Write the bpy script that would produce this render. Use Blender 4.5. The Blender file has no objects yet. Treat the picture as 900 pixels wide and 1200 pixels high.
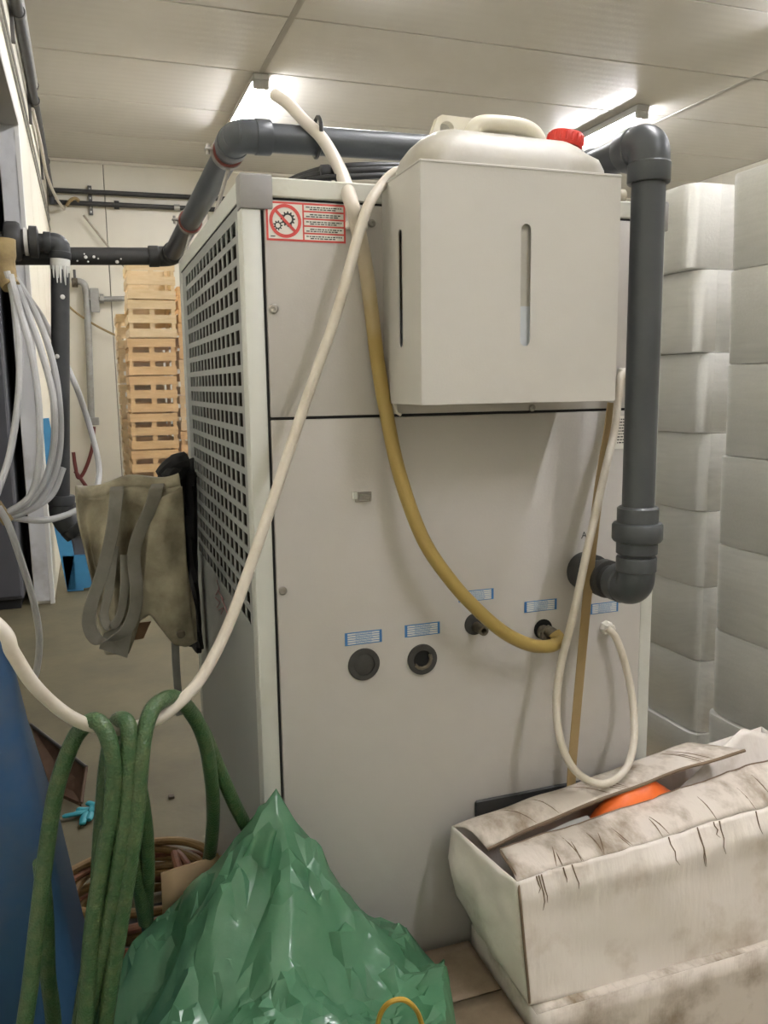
import bpy, bmesh, math, random
from mathutils import Vector, Matrix, noise
random.seed(7)
S = bpy.context.scene
C = S.collection
PI = math.pi

# ------------------------------------------------------------------ camera, world, exposure
CAM = Vector((-0.2306, -1.2745, 1.28))
YAW, PITCH, ROLL, FPX = 0.33682, 0.15286, -0.01423, 975.84
FW = Vector((math.sin(YAW)*math.cos(PITCH), math.cos(YAW)*math.cos(PITCH), -math.sin(PITCH)))
R0 = Vector((math.cos(YAW), -math.sin(YAW), 0)); U0 = R0.cross(FW)
RT = R0*math.cos(ROLL)+U0*math.sin(ROLL); UP = -R0*math.sin(ROLL)+U0*math.cos(ROLL)
cam = bpy.data.objects.new('camera', bpy.data.cameras.new('camera')); C.objects.link(cam)
mt = Matrix((RT, UP, -FW)).transposed().to_4x4(); mt.translation = CAM
cam.matrix_world = mt
cam.data.sensor_fit = 'VERTICAL'; cam.data.sensor_height = 24; cam.data.lens = FPX/1200*24
cam.data.clip_start = 0.02
S.camera = cam
S.view_settings.view_transform = 'Standard'; S.view_settings.look = 'None'
S.view_settings.gamma = 1; S.view_settings.use_curve_mapping = False
S.view_settings.exposure = 2.08
W = bpy.data.worlds.new('world'); S.world = W; W.use_nodes = True
W.node_tree.nodes['Background'].inputs[0].default_value = (1, 1, 1, 1)
W.node_tree.nodes['Background'].inputs[1].default_value = 0.02
TUBE_POWER = 34.0
TUBE_COL = (1.0, 1.0, 1.05)

# measured camera helper: the point seen at pixel (px,py) of the photo on the plane axis=val (0=x,1=y,2=z)
def at(px, py, axis, val):
    d = FW+RT*((px-450)/FPX)-UP*((py-600)/FPX)
    return CAM+d*((val-CAM[axis])/d[axis])
def Y(px, py, y): return at(px, py, 1, y)

# ------------------------------------------------------------------ materials
MATS = {}
def mat(name, col, rough=.5, col2=None, nscale=4, lo=.45, hi=.65, bump=0, bscale=40, metal=0, spec=.5, detail=5,
        trans=0, alpha=1, stretch=(1,1,1), bstretch=None, kind='noise', sss=0, coat=0):
    m = bpy.data.materials.new(name); m.use_nodes = True
    nt = m.node_tree; b = nt.nodes['Principled BSDF']; L = nt.links
    b.inputs['Base Color'].default_value = (*col, 1); b.inputs['Roughness'].default_value = rough
    b.inputs['Metallic'].default_value = metal; b.inputs['Specular IOR Level'].default_value = spec
    b.inputs['Transmission Weight'].default_value = trans; b.inputs['Alpha'].default_value = alpha
    b.inputs['Coat Weight'].default_value = coat
    if sss:
        b.inputs['Subsurface Weight'].default_value = sss; b.inputs['Subsurface Radius'].default_value = (.02,.02,.015)
    tc = nt.nodes.new('ShaderNodeTexCoord')
    def mp(st):
        n = nt.nodes.new('ShaderNodeMapping'); n.inputs['Scale'].default_value = st
        L.new(tc.outputs['Object'], n.inputs[0]); return n
    if col2:
        t = nt.nodes.new('ShaderNodeTexNoise'); t.inputs['Scale'].default_value = nscale; t.inputs['Detail'].default_value = detail
        t.inputs['Roughness'].default_value = .62
        L.new(mp(stretch).outputs[0], t.inputs['Vector'])
        r = nt.nodes.new('ShaderNodeValToRGB'); r.color_ramp.elements[0].position = lo; r.color_ramp.elements[1].position = hi
        r.color_ramp.elements[0].color = (*col, 1); r.color_ramp.elements[1].color = (*col2, 1)
        L.new(t.outputs[0], r.inputs[0]); L.new(r.outputs[0], b.inputs['Base Color'])
    if bump:
        if kind == 'noise':
            t = nt.nodes.new('ShaderNodeTexNoise'); t.inputs['Scale'].default_value = bscale; t.inputs['Detail'].default_value = 4
            out = t.outputs[0]
        elif kind == 'voronoi':
            t = nt.nodes.new('ShaderNodeTexVoronoi'); t.inputs['Scale'].default_value = bscale; t.feature = 'F1'; out = t.outputs[0]
        else:
            t = nt.nodes.new('ShaderNodeTexWave'); t.inputs['Scale'].default_value = bscale; t.bands_direction = kind[-1].upper(); out = t.outputs[1]
        L.new(mp(bstretch or stretch).outputs[0], t.inputs['Vector'])
        bn = nt.nodes.new('ShaderNodeBump'); bn.inputs['Strength'].default_value = min(1, bump); bn.inputs['Distance'].default_value = .004*max(1,bump)
        L.new(out, bn.inputs['Height']); L.new(bn.outputs[0], b.inputs['Normal'])
    MATS[name] = m
    return m
def emis(name, col, st):
    m = bpy.data.materials.new(name); m.use_nodes = True; b = m.node_tree.nodes['Principled BSDF']
    b.inputs['Base Color'].default_value = (.8,.8,.8,1)
    b.inputs['Emission Color'].default_value = (*col, 1); b.inputs['Emission Strength'].default_value = st
    MATS[name] = m; return m
def film(name, mixv, rough=.22, bscale=14, st=(1,1,8)):
    m = bpy.data.materials.new(name); m.use_nodes = True; nt = m.node_tree; L = nt.links
    b = nt.nodes['Principled BSDF']; b.inputs['Base Color'].default_value = (.85,.85,.82,1); b.inputs['Roughness'].default_value = rough
    tr = nt.nodes.new('ShaderNodeBsdfTransparent'); mx = nt.nodes.new('ShaderNodeMixShader')
    tc = nt.nodes.new('ShaderNodeTexCoord'); mpn = nt.nodes.new('ShaderNodeMapping'); mpn.inputs['Scale'].default_value = st
    mpn.inputs['Rotation'].default_value = (.14,.1,.0)
    t = nt.nodes.new('ShaderNodeTexNoise'); t.inputs['Scale'].default_value = bscale; t.inputs['Detail'].default_value = 5
    L.new(tc.outputs['Object'], mpn.inputs[0]); L.new(mpn.outputs[0], t.inputs['Vector'])
    r = nt.nodes.new('ShaderNodeMapRange'); r.inputs[1].default_value = .35; r.inputs[2].default_value = .75
    r.inputs[3].default_value = mixv*.5; r.inputs[4].default_value = min(1, mixv*1.7)
    L.new(t.outputs[0], r.inputs[0])
    bn = nt.nodes.new('ShaderNodeBump'); bn.inputs['Strength'].default_value = .5; bn.inputs['Distance'].default_value = .002
    L.new(t.outputs[0], bn.inputs['Height']); L.new(bn.outputs[0], b.inputs['Normal'])
    L.new(r.outputs[0], mx.inputs[0]); L.new(tr.outputs[0], mx.inputs[1]); L.new(b.outputs[0], mx.inputs[2])
    L.new(mx.outputs[0], nt.nodes['Material Output'].inputs[0])
    MATS[name] = m; return m

mat('ceil', (.62,.60,.55), .25, (.58,.56,.505), 1.2, .4, .7, bump=.16, bscale=3.3, kind='wave_y', spec=.35)
mat('ceil_dark', (.12,.11,.10), .8)
mat('wallp', (.70,.665,.56), .4, (.645,.61,.50), 1.6, .5, .8, bump=.05, bscale=3, kind='wave_x')
mat('wall_l', (.78,.745,.62), .45, (.72,.68,.55), 1.6, .5, .8)
mat('wall_core', (.66,.66,.66), .8, (.45,.43,.40), 3, .55, .75, bump=.3, bscale=20)
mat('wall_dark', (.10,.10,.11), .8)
mat('strip', (.40,.38,.34), .7)
mat('seam', (.22,.20,.17), .8)
mat('floor', (.16,.137,.076), .55, (.108,.092,.052), 2.6, .38, .68, bump=.25, bscale=30, detail=8, spec=.35)
mat('stain', (.10,.08,.06), .8)
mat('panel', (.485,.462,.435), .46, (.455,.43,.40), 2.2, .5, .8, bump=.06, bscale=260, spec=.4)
mat('boxpaint', (.545,.53,.495), .42, (.52,.50,.465), 3, .5, .8, bump=.05, bscale=260, spec=.4)
mat('alu', (.60,.61,.57), .5, (.54,.545,.505), 5, .5, .75, metal=.15)
mat('alu_dirty', (.60,.60,.54), .55, (.40,.38,.28), 9, .5, .75)
mat('bracket', (.30,.29,.285), .5, (.25,.24,.235), 8, .45, .7)
mat('gasket', (.018,.018,.018), .7)
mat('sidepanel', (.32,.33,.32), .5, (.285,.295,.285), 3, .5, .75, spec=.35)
mat('grillepaint', (.34,.335,.30), .55, (.25,.235,.19), 12, .45, .7)
mat('fin', (.045,.04,.034), .6, (.07,.06,.05), 25)
mat('pvc', (.066,.072,.079), .38, (.052,.058,.064), 6, .4, .7, spec=.5)
mat('pvc_dark', (.035,.035,.035), .5, (.05,.048,.045), 12)
mat('pvc_old', (.04,.042,.045), .5, (.055,.057,.06), 9)
mat('whitepaint', (.72,.71,.67), .5)
mat('plug', (.05,.048,.044), .65, (.035,.033,.03), 30, .4, .6)
mat('hole', (.006,.006,.006), .9)
mat('brassdirt', (.16,.135,.10), .55, (.09,.075,.05), 40, .4, .6, metal=.4)
mat('rubber_red', (.20,.055,.04), .7)
mat('steel', (.42,.40,.37), .38, (.30,.28,.25), 20, .4, .7, metal=.8)
mat('galv', (.36,.36,.34), .5, (.28,.27,.24), 10, .4, .7, metal=.3)
mat('darksteel', (.10,.095,.09), .5, metal=.3)
mat('canplastic', (.49,.475,.43), .46, (.38,.35,.285), 9, .46, .72, sss=.25)
mat('canhandle', (.70,.665,.56), .42, (.64,.59,.46), 10, .5, .75, sss=.2)
mat('canwater', (.56,.60,.64), .3)
mat('redcap', (.68,.045,.03), .4)
mat('hosewhite', (.60,.55,.47), .45, (.52,.46,.37), 25, .45, .7)
mat('hoseclear', (.66,.66,.66), .28, (.58,.58,.57), 14, .4, .7, alpha=.72)
mat('hosegreen', (.040,.095,.034), .33, (.075,.115,.045), 60, .42, .62, bump=.3, bscale=330, kind='voronoi')
mat('hoseyellow', (.30,.185,.06), .5, (.22,.12,.045), 15, .4, .65)
mat('hoseorange', (.30,.12,.06), .5, (.22,.09,.05), 20, .4, .65)
mat('amber', (.36,.26,.13), .4, (.30,.21,.095), 10, .4, .7)
mat('blacktie', (.012,.012,.013), .45)
mat('blackcable', (.015,.015,.016), .4)
mat('beigepipe', (.42,.38,.30), .5, (.33,.28,.20), 20)
mat('wood', (.70,.47,.23), .6, (.58,.36,.16), 5, .35, .7, stretch=(1,1,7), bump=.2, bscale=30)
mat('woodpale', (.74,.58,.36), .6, (.62,.46,.25), 5, .35, .7, stretch=(1,1,7), bump=.2, bscale=30)
mat('woodin', (.26,.17,.085), .8)
mat('eps', (.84,.83,.79), .55, (.81,.80,.755), 6, bump=.08, bscale=140, kind='voronoi', spec=.3)
film('film_clear', .05, .2)
film('film_heavy', .09, .22, 10, (1,1,9))
mat('carton_white', (.74,.685,.635), .6, (.47,.39,.31), 9, .53, .76, bump=.35, bscale=22, stretch=(1,1,1.0), detail=9, bstretch=(5,1,1))
mat('carton_top', (.60,.54,.475), .65, (.22,.165,.105), 11, .46, .70, bump=.35, bscale=24, stretch=(1.6,1,1), detail=9, bstretch=(4,1,1))
mat('carton_dirty', (.64,.58,.52), .65, (.25,.19,.13), 8, .46, .70, bump=.35, bscale=22, detail=9, bstretch=(5,1,1))
mat('carton_brown', (.30,.225,.155), .7, (.17,.12,.075), 7, .42, .66, bump=.3, bscale=24, detail=8)
mat('carton_edge', (.18,.125,.08), .8)
mat('cardboard', (.36,.25,.14), .75)
mat('orange', (.85,.17,.03), .4, (.75,.13,.02), 12)
mat('baggreen', (.08,.225,.12), .24, (.12,.275,.16), 9, .4, .65, bump=.25, bscale=45, kind='noise', spec=.7)
mat('apron', (.42,.375,.265), .55, (.17,.145,.095), 10, .42, .68, bump=.4, bscale=30, detail=7)
mat('apron_grey', (.24,.225,.185), .6, (.16,.145,.11), 8, .36, .62, bump=.3, bscale=30)
mat('apron_rust', (.22,.12,.06), .6)
mat('jacket', (.012,.012,.014), .75, bump=.4, bscale=25)
mat('blue', (.04,.10,.205), .42, (.105,.125,.16), 4.5, .5, .78, detail=6, spec=.4)
mat('bluebright', (.055,.25,.46), .45, (.05,.21,.40), 5)
mat('glove', (.03,.33,.40), .5)
mat('rust', (.16,.095,.06), .6, (.11,.06,.035), 12, .4, .65)
mat('red', (.62,.07,.06), .5); mat('stickerwhite', (.74,.71,.66), .5); mat('ink', (.03,.03,.03), .6)
mat('labelblue', (.04,.17,.42), .45); mat('labelwhite', (.62,.63,.62), .5); mat('labelmid', (.22,.35,.52), .5)
mat('plate', (.72,.70,.64), .5); mat('redscribble', (.40,.20,.21), .7)
mat('whiteplastic', (.66,.63,.56), .45)
mat('yellowwire', (.42,.26,.03), .45); mat('redhose', (.16,.035,.03), .5)
mat('ochre', (.34,.25,.11), .6, (.24,.17,.08), 20)
mat('fixture', (.45,.44,.40), .5)
emis('tube', TUBE_COL, TUBE_POWER)

# ------------------------------------------------------------------ mesh helpers: a geometry is (verts, faces)
class G:
    def __init__(s): s.v = []; s.f = []
    def add(s, v, f):
        o = len(s.v); s.v += [Vector(p) for p in v]; s.f += [tuple(i+o for i in q) for q in f]; return s
    def bm(s, b):
        b.verts.index_update(); s.add([v.co.copy() for v in b.verts], [tuple(v.index for v in f.verts) for f in b.faces]); b.free(); return s
    def xf(s, M): s.v = [M @ p for p in s.v]; return s
def box(g, lo, hi, bev=0, seg=1):
    b = bmesh.new(); bmesh.ops.create_cube(b, size=1)
    lo = Vector(lo); hi = Vector(hi)
    for v in b.verts: v.co = Vector(((lo[i]+hi[i])/2+v.co[i]*(hi[i]-lo[i]) for i in range(3)))
    if bev: bmesh.ops.bevel(b, geom=b.edges[:], offset=bev, segments=seg, affect='EDGES', profile=.5)
    return g.bm(b)
def smooth(pts, n=8, closed=False):
    pts = [Vector(p) for p in pts]; out = []; N = len(pts)
    for i in range(N if closed else N-1):
        if closed: a, b, c, d = pts[(i-1)%N], pts[i], pts[(i+1)%N], pts[(i+2)%N]
        else:
            b, c = pts[i], pts[i+1]
            a = pts[i-1] if i else b*2-c
            d = pts[i+2] if i+2 < N else c*2-b
        for k in range(n):
            t = k/n
            out.append(.5*((2*b)+(c-a)*t+(2*a-5*b+4*c-d)*t*t+(3*b-a-3*c+d)*t**3))
    if not closed: out.append(pts[-1])
    return out
def sweep(g, pts, rad, n=10, cap=True, flat=None, closed=False):
    """tube along pts; rad number or list; flat=(w,h) gives a flat strap whose wide side follows the given axis"""
    pts = [Vector(p) for p in pts]; N = len(pts); o = len(g.v); prev = None
    for i, p in enumerate(pts):
        t = (pts[(i+1)%N]-pts[i-1]) if closed else (pts[min(i+1, N-1)]-pts[max(i-1, 0)])
        t.normalize()
        if prev is None:
            a = Vector((0,0,1)) if abs(t.z) < .9 else Vector((1,0,0))
            u = (a-t*a.dot(t)).normalized()
        else: u = (prev-t*prev.dot(t)).normalized()
        prev = u; w = t.cross(u); r = rad[i] if isinstance(rad, (list, tuple)) else rad
        for k in range(n):
            an = 2*PI*k/n
            if flat:
                ax = Vector(flat[2]); sx = (ax-t*ax.dot(t)).normalized(); sy = t.cross(sx)
                c, s_ = math.cos(an), math.sin(an)
                g.v.append(p+sx*flat[0]/2*math.copysign(abs(c)**.5, c)+sy*flat[1]/2*math.copysign(abs(s_)**.5, s_))
            else: g.v.append(p+u*math.cos(an)*r+w*math.sin(an)*r)
    for i in range(N if closed else N-1):
        for k in range(n):
            j = (i+1) % N
            g.f.append((o+i*n+k, o+i*n+(k+1)%n, o+j*n+(k+1)%n, o+j*n+k))
    if cap and not closed:
        g.f.append(tuple(o+k for k in range(n))[::-1]); g.f.append(tuple(o+(N-1)*n+k for k in range(n)))
    return g
def hose(g, pts, r, sub=8, n=10): return sweep(g, smooth(pts, sub), r, n)
def lathe(g, prof, org, axis, n=24):
    """prof: list of (radius, distance along axis); closed at both ends"""
    axis = Vector(axis).normalized(); a = Vector((0,0,1)) if abs(axis.z) < .9 else Vector((1,0,0))
    u = (a-axis*a.dot(axis)).normalized(); w = axis.cross(u); o = len(g.v); org = Vector(org)
    for r, h in prof:
        for k in range(n):
            an = 2*PI*k/n; g.v.append(org+axis*h+(u*math.cos(an)+w*math.sin(an))*r)
    for i in range(len(prof)-1):
        for k in range(n): g.f.append((o+i*n+k, o+i*n+(k+1)%n, o+(i+1)*n+(k+1)%n, o+(i+1)*n+k))
    g.f.append(tuple(o+k for k in range(n))[::-1]); m = o+(len(prof)-1)*n; g.f.append(tuple(m+k for k in range(n)))
    return g
def grid(g, fn, nu, nv):
    o = len(g.v)
    for i in range(nu+1):
        for j in range(nv+1): g.v.append(Vector(fn(i/nu, j/nv)))
    for i in range(nu):
        for j in range(nv):
            a = o+i*(nv+1)+j; g.f.append((a, a+nv+1, a+nv+2, a+1))
    return g
def nz(p, s, a, seed=0): return noise.noise(Vector(p)*s+Vector((seed*7.3, seed*3.1, seed*5.7)))*a
def poly_flat(g, loops, M):
    """planar polygon with holes: loops of 2D points, outer first; M maps (u,v,0) to the world"""
    b = bmesh.new(); es = []
    for lp in loops:
        vs = [b.verts.new((p[0], p[1], 0)) for p in lp]
        es += [b.edges.new((vs[i], vs[(i+1)%len(vs)])) for i in range(len(vs))]
    bmesh.ops.triangle_fill(b, edges=es, use_beauty=True, use_dissolve=False)
    for v in b.verts: v.co = M @ v.co
    return g.bm(b)
def obj(name, g, m, parent=None, sm=True, thick=0, ang=35, off=0):
    me = bpy.data.meshes.new(name)
    rt = parent
    while rt and rt.parent: rt = rt.parent
    inv = Matrix.Translation(-rt.location) if rt else Matrix()
    me.from_pydata([inv @ v for v in g.v], [], g.f); me.update()
    b = bmesh.new(); b.from_mesh(me); bmesh.ops.recalc_face_normals(b, faces=b.faces[:]); b.to_mesh(me); b.free()
    me.materials.append(MATS[m])
    if sm:
        for p in me.polygons: p.use_smooth = True
        me.set_sharp_from_angle(angle=math.radians(ang))
    o = bpy.data.objects.new(name, me); C.objects.link(o)
    if parent: o.parent = parent
    if thick:
        md = o.modifiers.new('thickness', 'SOLIDIFY'); md.thickness = thick; md.offset = off
    return o
def tag(o, label, cat, group=None, kind=None):
    o['label'] = label; o['category'] = cat
    if group: o['group'] = group
    if kind: o['kind'] = kind
    return o
def thing(name, label, cat, loc=(0,0,0), group=None):
    o = bpy.data.objects.new(name, None); C.objects.link(o); o.location = loc
    o.matrix_world = Matrix.Translation(loc); o.empty_display_size = .05
    return tag(o, label, cat, group)
def struct(name, g, m, parent=None, sm=False, **k):
    o = obj(name, g, m, parent, sm, **k)
    if not parent: o['kind'] = 'structure'
    return o
# ------------------------------------------------------------------ the room
CZ, LX, BY, RX, FY = 3.68, -0.5, 8.6, 7.03, -4.0
f = struct('floor', box(G(), (-3.2, FY-.1, -.1), (RX+.1, BY+.1, 0)), 'floor')
# ceiling slab and its sandwich panels: 1 m wide, running along x, joints at x = 1.2 and 5.0
ce = struct('ceiling', box(G(), (LX-.2, FY-.1, CZ+.03), (RX+.1, BY+.1, CZ+.12)), 'ceil_dark')
y = BY-1.02
xs = [LX, 1.2, 5.0, RX]
pm = {}
ys = [BY]
while ys[-1] > FY: ys.append(max(FY, ys[-1]-1.02))
for a, b in zip(ys[1:], ys[:-1]):
    if b-a < .2: continue
    for i in range(3):
        obj('panel', box(G(), (xs[i]+.004, a+.007, CZ), (xs[i+1]-.004, b-.007, CZ+.04), .004), 'ceil', ce, False)
# metal strip over each joint
for x in xs[1:3]:
    g = box(G(), (x-.022, FY, CZ-.004), (x+.022, BY, CZ+.001)); obj('joint_strip', g, 'strip', ce, False)
wb = struct('wall_back', box(G(), (LX-.2, BY+.03, 0), (RX+.1, BY+.13, CZ+.05)), 'seam')
x = LX
bx = [LX, .08]
while bx[-1] < RX: bx.append(min(RX, bx[-1]+1.1))
for a, b in zip(bx[:-1], bx[1:]):
    obj('panel', box(G(), (a+.004, BY, 0), (b-.004, BY+.05, CZ), .004), 'wallp', wb, False)
# left wall: sandwich panels 11 cm thick; a doorway between y = 1.15 and y = 4.0
LZ = 2.74
wl = struct('wall_left', box(G(), (LX-.11, 1.15, LZ), (LX, 4.0, CZ+.02)), 'wall_l')
ly = [4.0, 5.05, 6.1, 7.15, 8.2, BY]
for a, b in zip(ly[:-1], ly[1:]):
    obj('panel', box(G(), (LX-.11, a+(.003 if a > 4 else 0), 0), (LX, b-.003, CZ), .003), 'wall_l', wl, False)
for a, b in ((FY, -2.6), (-2.6, -1.2), (-1.2, .2), (.2, 1.15)):
    obj('panel', box(G(), (LX-.11, a, 0), (LX, b-.003, CZ), .003), 'wall_l', wl, False)
# bare cut end of the panel facing the doorway, ragged foam, with a bright edge trim
def endfn(u, v):
    x = LX-.105+.085*u; z = .02+(LZ-.0)*v
    return (x, 3.995-.006-abs(nz((x, 0, z), 9, .012)), z)
obj('foam_edge', grid(G(), endfn, 4, 60), 'wall_core', wl)
obj('edge_trim', box(G(), (LX-.022, 3.985, 0), (LX+.004, 4.03, LZ), .002), 'whitepaint', wl)
obj('door_lintel', box(G(), (LX-.115, 1.15, LZ-.02), (LX+.005, 4.0, LZ+.02), .002), 'fixture', wl)
# the unlit room beyond the doorway
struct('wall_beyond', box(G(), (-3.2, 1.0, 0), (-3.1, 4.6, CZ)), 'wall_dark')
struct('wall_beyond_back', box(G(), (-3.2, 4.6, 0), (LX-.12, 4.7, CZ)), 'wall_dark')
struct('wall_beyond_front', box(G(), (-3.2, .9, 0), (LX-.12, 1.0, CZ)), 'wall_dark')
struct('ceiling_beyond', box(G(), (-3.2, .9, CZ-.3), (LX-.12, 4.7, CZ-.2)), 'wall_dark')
struct('wall_right', box(G(), (RX, FY, 0), (RX+.1, BY, CZ)), 'wallp')
struct('wall_front', box(G(), (LX-.1, FY-.1, 0), (RX+.1, FY, CZ)), 'wallp')
struct('trim_1', box(G(), (LX, BY-.03, CZ-.03), (RX, BY, CZ), .004), 'wallp')

# ------------------------------------------------------------------ fluorescent lamps on the ceiling
def lamp(x, y0, label, n):
    t = thing('fluorescent_lamp', label, 'ceiling lamp', (x, y0+.75, CZ-.004), 'fluorescent ceiling lamps')
    g = box(G(), (x-.062, y0, CZ-.05), (x+.062, y0+1.5, CZ-.004), .004)
    obj('housing', g, 'fixture', t, False)
    g = G(); poly = [(-.062, -.05), (-.062, -.012), (-.068, -.012), (-.078, -.125), (-.072, -.127), (-.064, -.06)]
    for s_, dz in ((1, .56),):
        o = len(g.v)
        for yy in (y0, y0+1.5): g.v += [Vector((x+s_*p[0], yy, CZ+p[1]*(dz if p[1] < -.07 else 1))) for p in poly]
        k = len(poly)
        g.f += [(o+i, o+(i+1)%k, o+k+(i+1)%k, o+k+i) for i in range(k)]+[tuple(o+i for i in range(k)), tuple(o+k+i for i in range(k))]
    obj('reflector', g, 'fixture', t, False)
    for dx in (-.032, .032):
        obj('tube', sweep(G(), [(x+dx, y0+.05, CZ-.082), (x+dx, y0+1.45, CZ-.082)], .015, 10), 'tube', t)
    for yy in (y0+.03, y0+1.47):
        obj('tube_holder', box(G(), (x-.06, yy-.018, CZ-.11), (x+.06, yy+.018, CZ-.045), .003), 'fixture', t, False)
    return t
lamp(1.2, 5.55, 'lit fluorescent ceiling lamp seen just above the left elbow of the grey pipe', 0)
lamp(1.24, 2.45, 'lit fluorescent ceiling lamp at the very top edge of the picture', 1)
lamp(4.55, 5.3, 'lit fluorescent ceiling lamp behind the red cap and the right pipe elbow', 2)
lamp(1.3, -.9, 'fluorescent ceiling lamp above the front of the grey machine, outside the picture', 3)
lamp(4.55, 2.2, 'fluorescent ceiling lamp above the stacks of white boxes, outside the picture', 4)
lamp(4.55, -1.2, 'fluorescent ceiling lamp behind and right of the camera', 5)
lamp(1.3, -3.5, 'fluorescent ceiling lamp behind the camera', 6)

# ------------------------------------------------------------------ the grey water chiller
MW, MD, MH = .75, .878, 1.585
ch = thing('water_chiller', 'tall pale grey steel water chiller cabinet with square side grille and pipe ports', 'chiller', (MW/2, MD/2, .02))
ZB = .10
def part(name, g, m, parent=ch, **k): return obj(name, g, m, parent, **k)
for nm, (x0, x1, y0, y1) in dict(a=(0, .029, 0, .04), b=(MW-.026, MW, 0, .04), c=(0, .03, MD-.04, MD), d=(MW-.03, MW, MD-.04, MD)).items():
    part('frame_post', box(G(), (x0, y0, ZB), (x1, y1, MH-.0), .003, 2), 'alu')
part('top_rail', box(G(), (.029, 0, 1.557), (MW-.026, .04, MH), .002), 'alu_dirty')
part('top_rail', box(G(), (0, .04, 1.552), (.03, MD-.04, MH), .002), 'alu')
part('top_rail', box(G(), (MW-.03, .04, 1.552), (MW, MD-.04, MH), .002), 'alu')
part('top_rail', box(G(), (.03, MD-.04, 1.552), (MW-.03, MD, MH), .002), 'alu')
part('top_panel', box(G(), (.03, .04, 1.56), (MW-.03, MD-.04, MH-.006)), 'sidepanel')
for x0, x1 in ((-.002, .047), (MW-.03, MW+.003)):
    part('corner_bracket', box(G(), (x0, -.004, 1.538), (x1, .03, MH+.003), .003, 2), 'bracket')
part('gasket', box(G(), (.029, .006, ZB), (MW-.026, .012, 1.557)), 'gasket')
part('upper_panel', box(G(), (.0335, -.001, 1.231), (.7235, .008, 1.5525), .0018, 2), 'panel')
part('lower_panel', box(G(), (.0335, -.001, ZB+.01), (.7235, .008, 1.2265), .0018, 2), 'panel')
part('base_plinth', box(G(), (.01, .01, .02), (MW-.01, MD-.01, ZB), .002), 'pvc_dark')
part('back_panel', box(G(), (.03, MD-.02, ZB), (MW-.03, MD-.008, 1.552)), 'sidepanel')
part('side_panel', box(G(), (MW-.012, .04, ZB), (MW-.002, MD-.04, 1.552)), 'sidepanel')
# left side: lower sheet, and a perforated grille of 20 x 14 square holes over dark condenser fins
GY0, GY1, GZ0, GZ1, NR, NC = .069, .762, .885, 1.532, 20, 14
g = G()
py = (GY1-GY0+.012)/NC; pz = (GZ1-GZ0+.011)/NR
ye = [.04]; ze = [ZB]
for i in range(NC): ye += [GY0+i*py, GY0+(i+1)*py-.012]
ye.append(MD-.04)
for i in range(NR): ze += [GZ0+i*pz, GZ0+(i+1)*pz-.011]
ze.append(1.552)
idx = {}
def gv(i, j):
    if (i, j) not in idx: idx[(i, j)] = len(g.v); g.v.append(Vector((.003, ye[i], ze[j])))
    return idx[(i, j)]
cells = []
for i in range(len(ye)-1):
    for j in range(len(ze)-1):
        if i % 2 == 1 and j % 2 == 1: continue
        cells.append((i, j))
lowg = G()
for i, j in cells:
    g.f.append((gv(i, j), gv(i+1, j), gv(i+1, j+1), gv(i, j+1)))
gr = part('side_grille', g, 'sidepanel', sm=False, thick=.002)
for k in range(26):
    yy = GY0-.01+(GY1-GY0+.02)*k/25
    part('condenser_fin', box(G(), (.03, yy-.002, GZ0-.02), (.06, yy+.002, GZ1+.012)), 'fin', sm=False)
part('condenser_core', box(G(), (.06, .045, GZ0-.03), (.07, MD-.045, 1.55)), 'fin', sm=False)
part('side_seam', box(G(), (.0005, .04, 1.5505), (.0042, MD-.04, 1.5525)), 'gasket', sm=False)
# screws, lock, clip, brackets
def screw(px, py_, r=.006, m='steel', nm='screw'):
    p = at(px, py_, 1, 0)
    s_ = part(nm, lathe(G(), [(r, .0), (r, -.0025), (r*.75, -.004), (r*.3, -.004), (r*.28, -.002)], (p.x, -.001, p.z), (0,1,0), 16), m)
    return s_
screw(320, 362, .0075, 'steel', 'panel_lock'); screw(331, 692, .0068); screw(435, 262, .006); screw(623, 478, .006)
p = at(425, 582, 1, 0)
cl = part('cable_clip', box(G(), (p.x-.014, -.004, p.z-.008), (p.x+.014, -.001, p.z+.008), .001), 'steel')
obj('clip_bail', sweep(G(), [(p.x-.007, -.006, p.z-.004), (p.x+.008, -.012, p.z-.005), (p.x+.010, -.012, p.z+.004), (p.x-.006, -.006, p.z+.005)], .0018, 6, closed=True), 'steel', cl)
obj('clip_foot', box(G(), (p.x-.018, -.005, p.z-.003), (p.x-.01, -.001, p.z+.009), .001), 'alu', cl)
part('vent_rail', box(G(), (.38, -.006, .50), (.70, -.001, .536), .003), 'pvc_dark')
for k in range(11): pass
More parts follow.
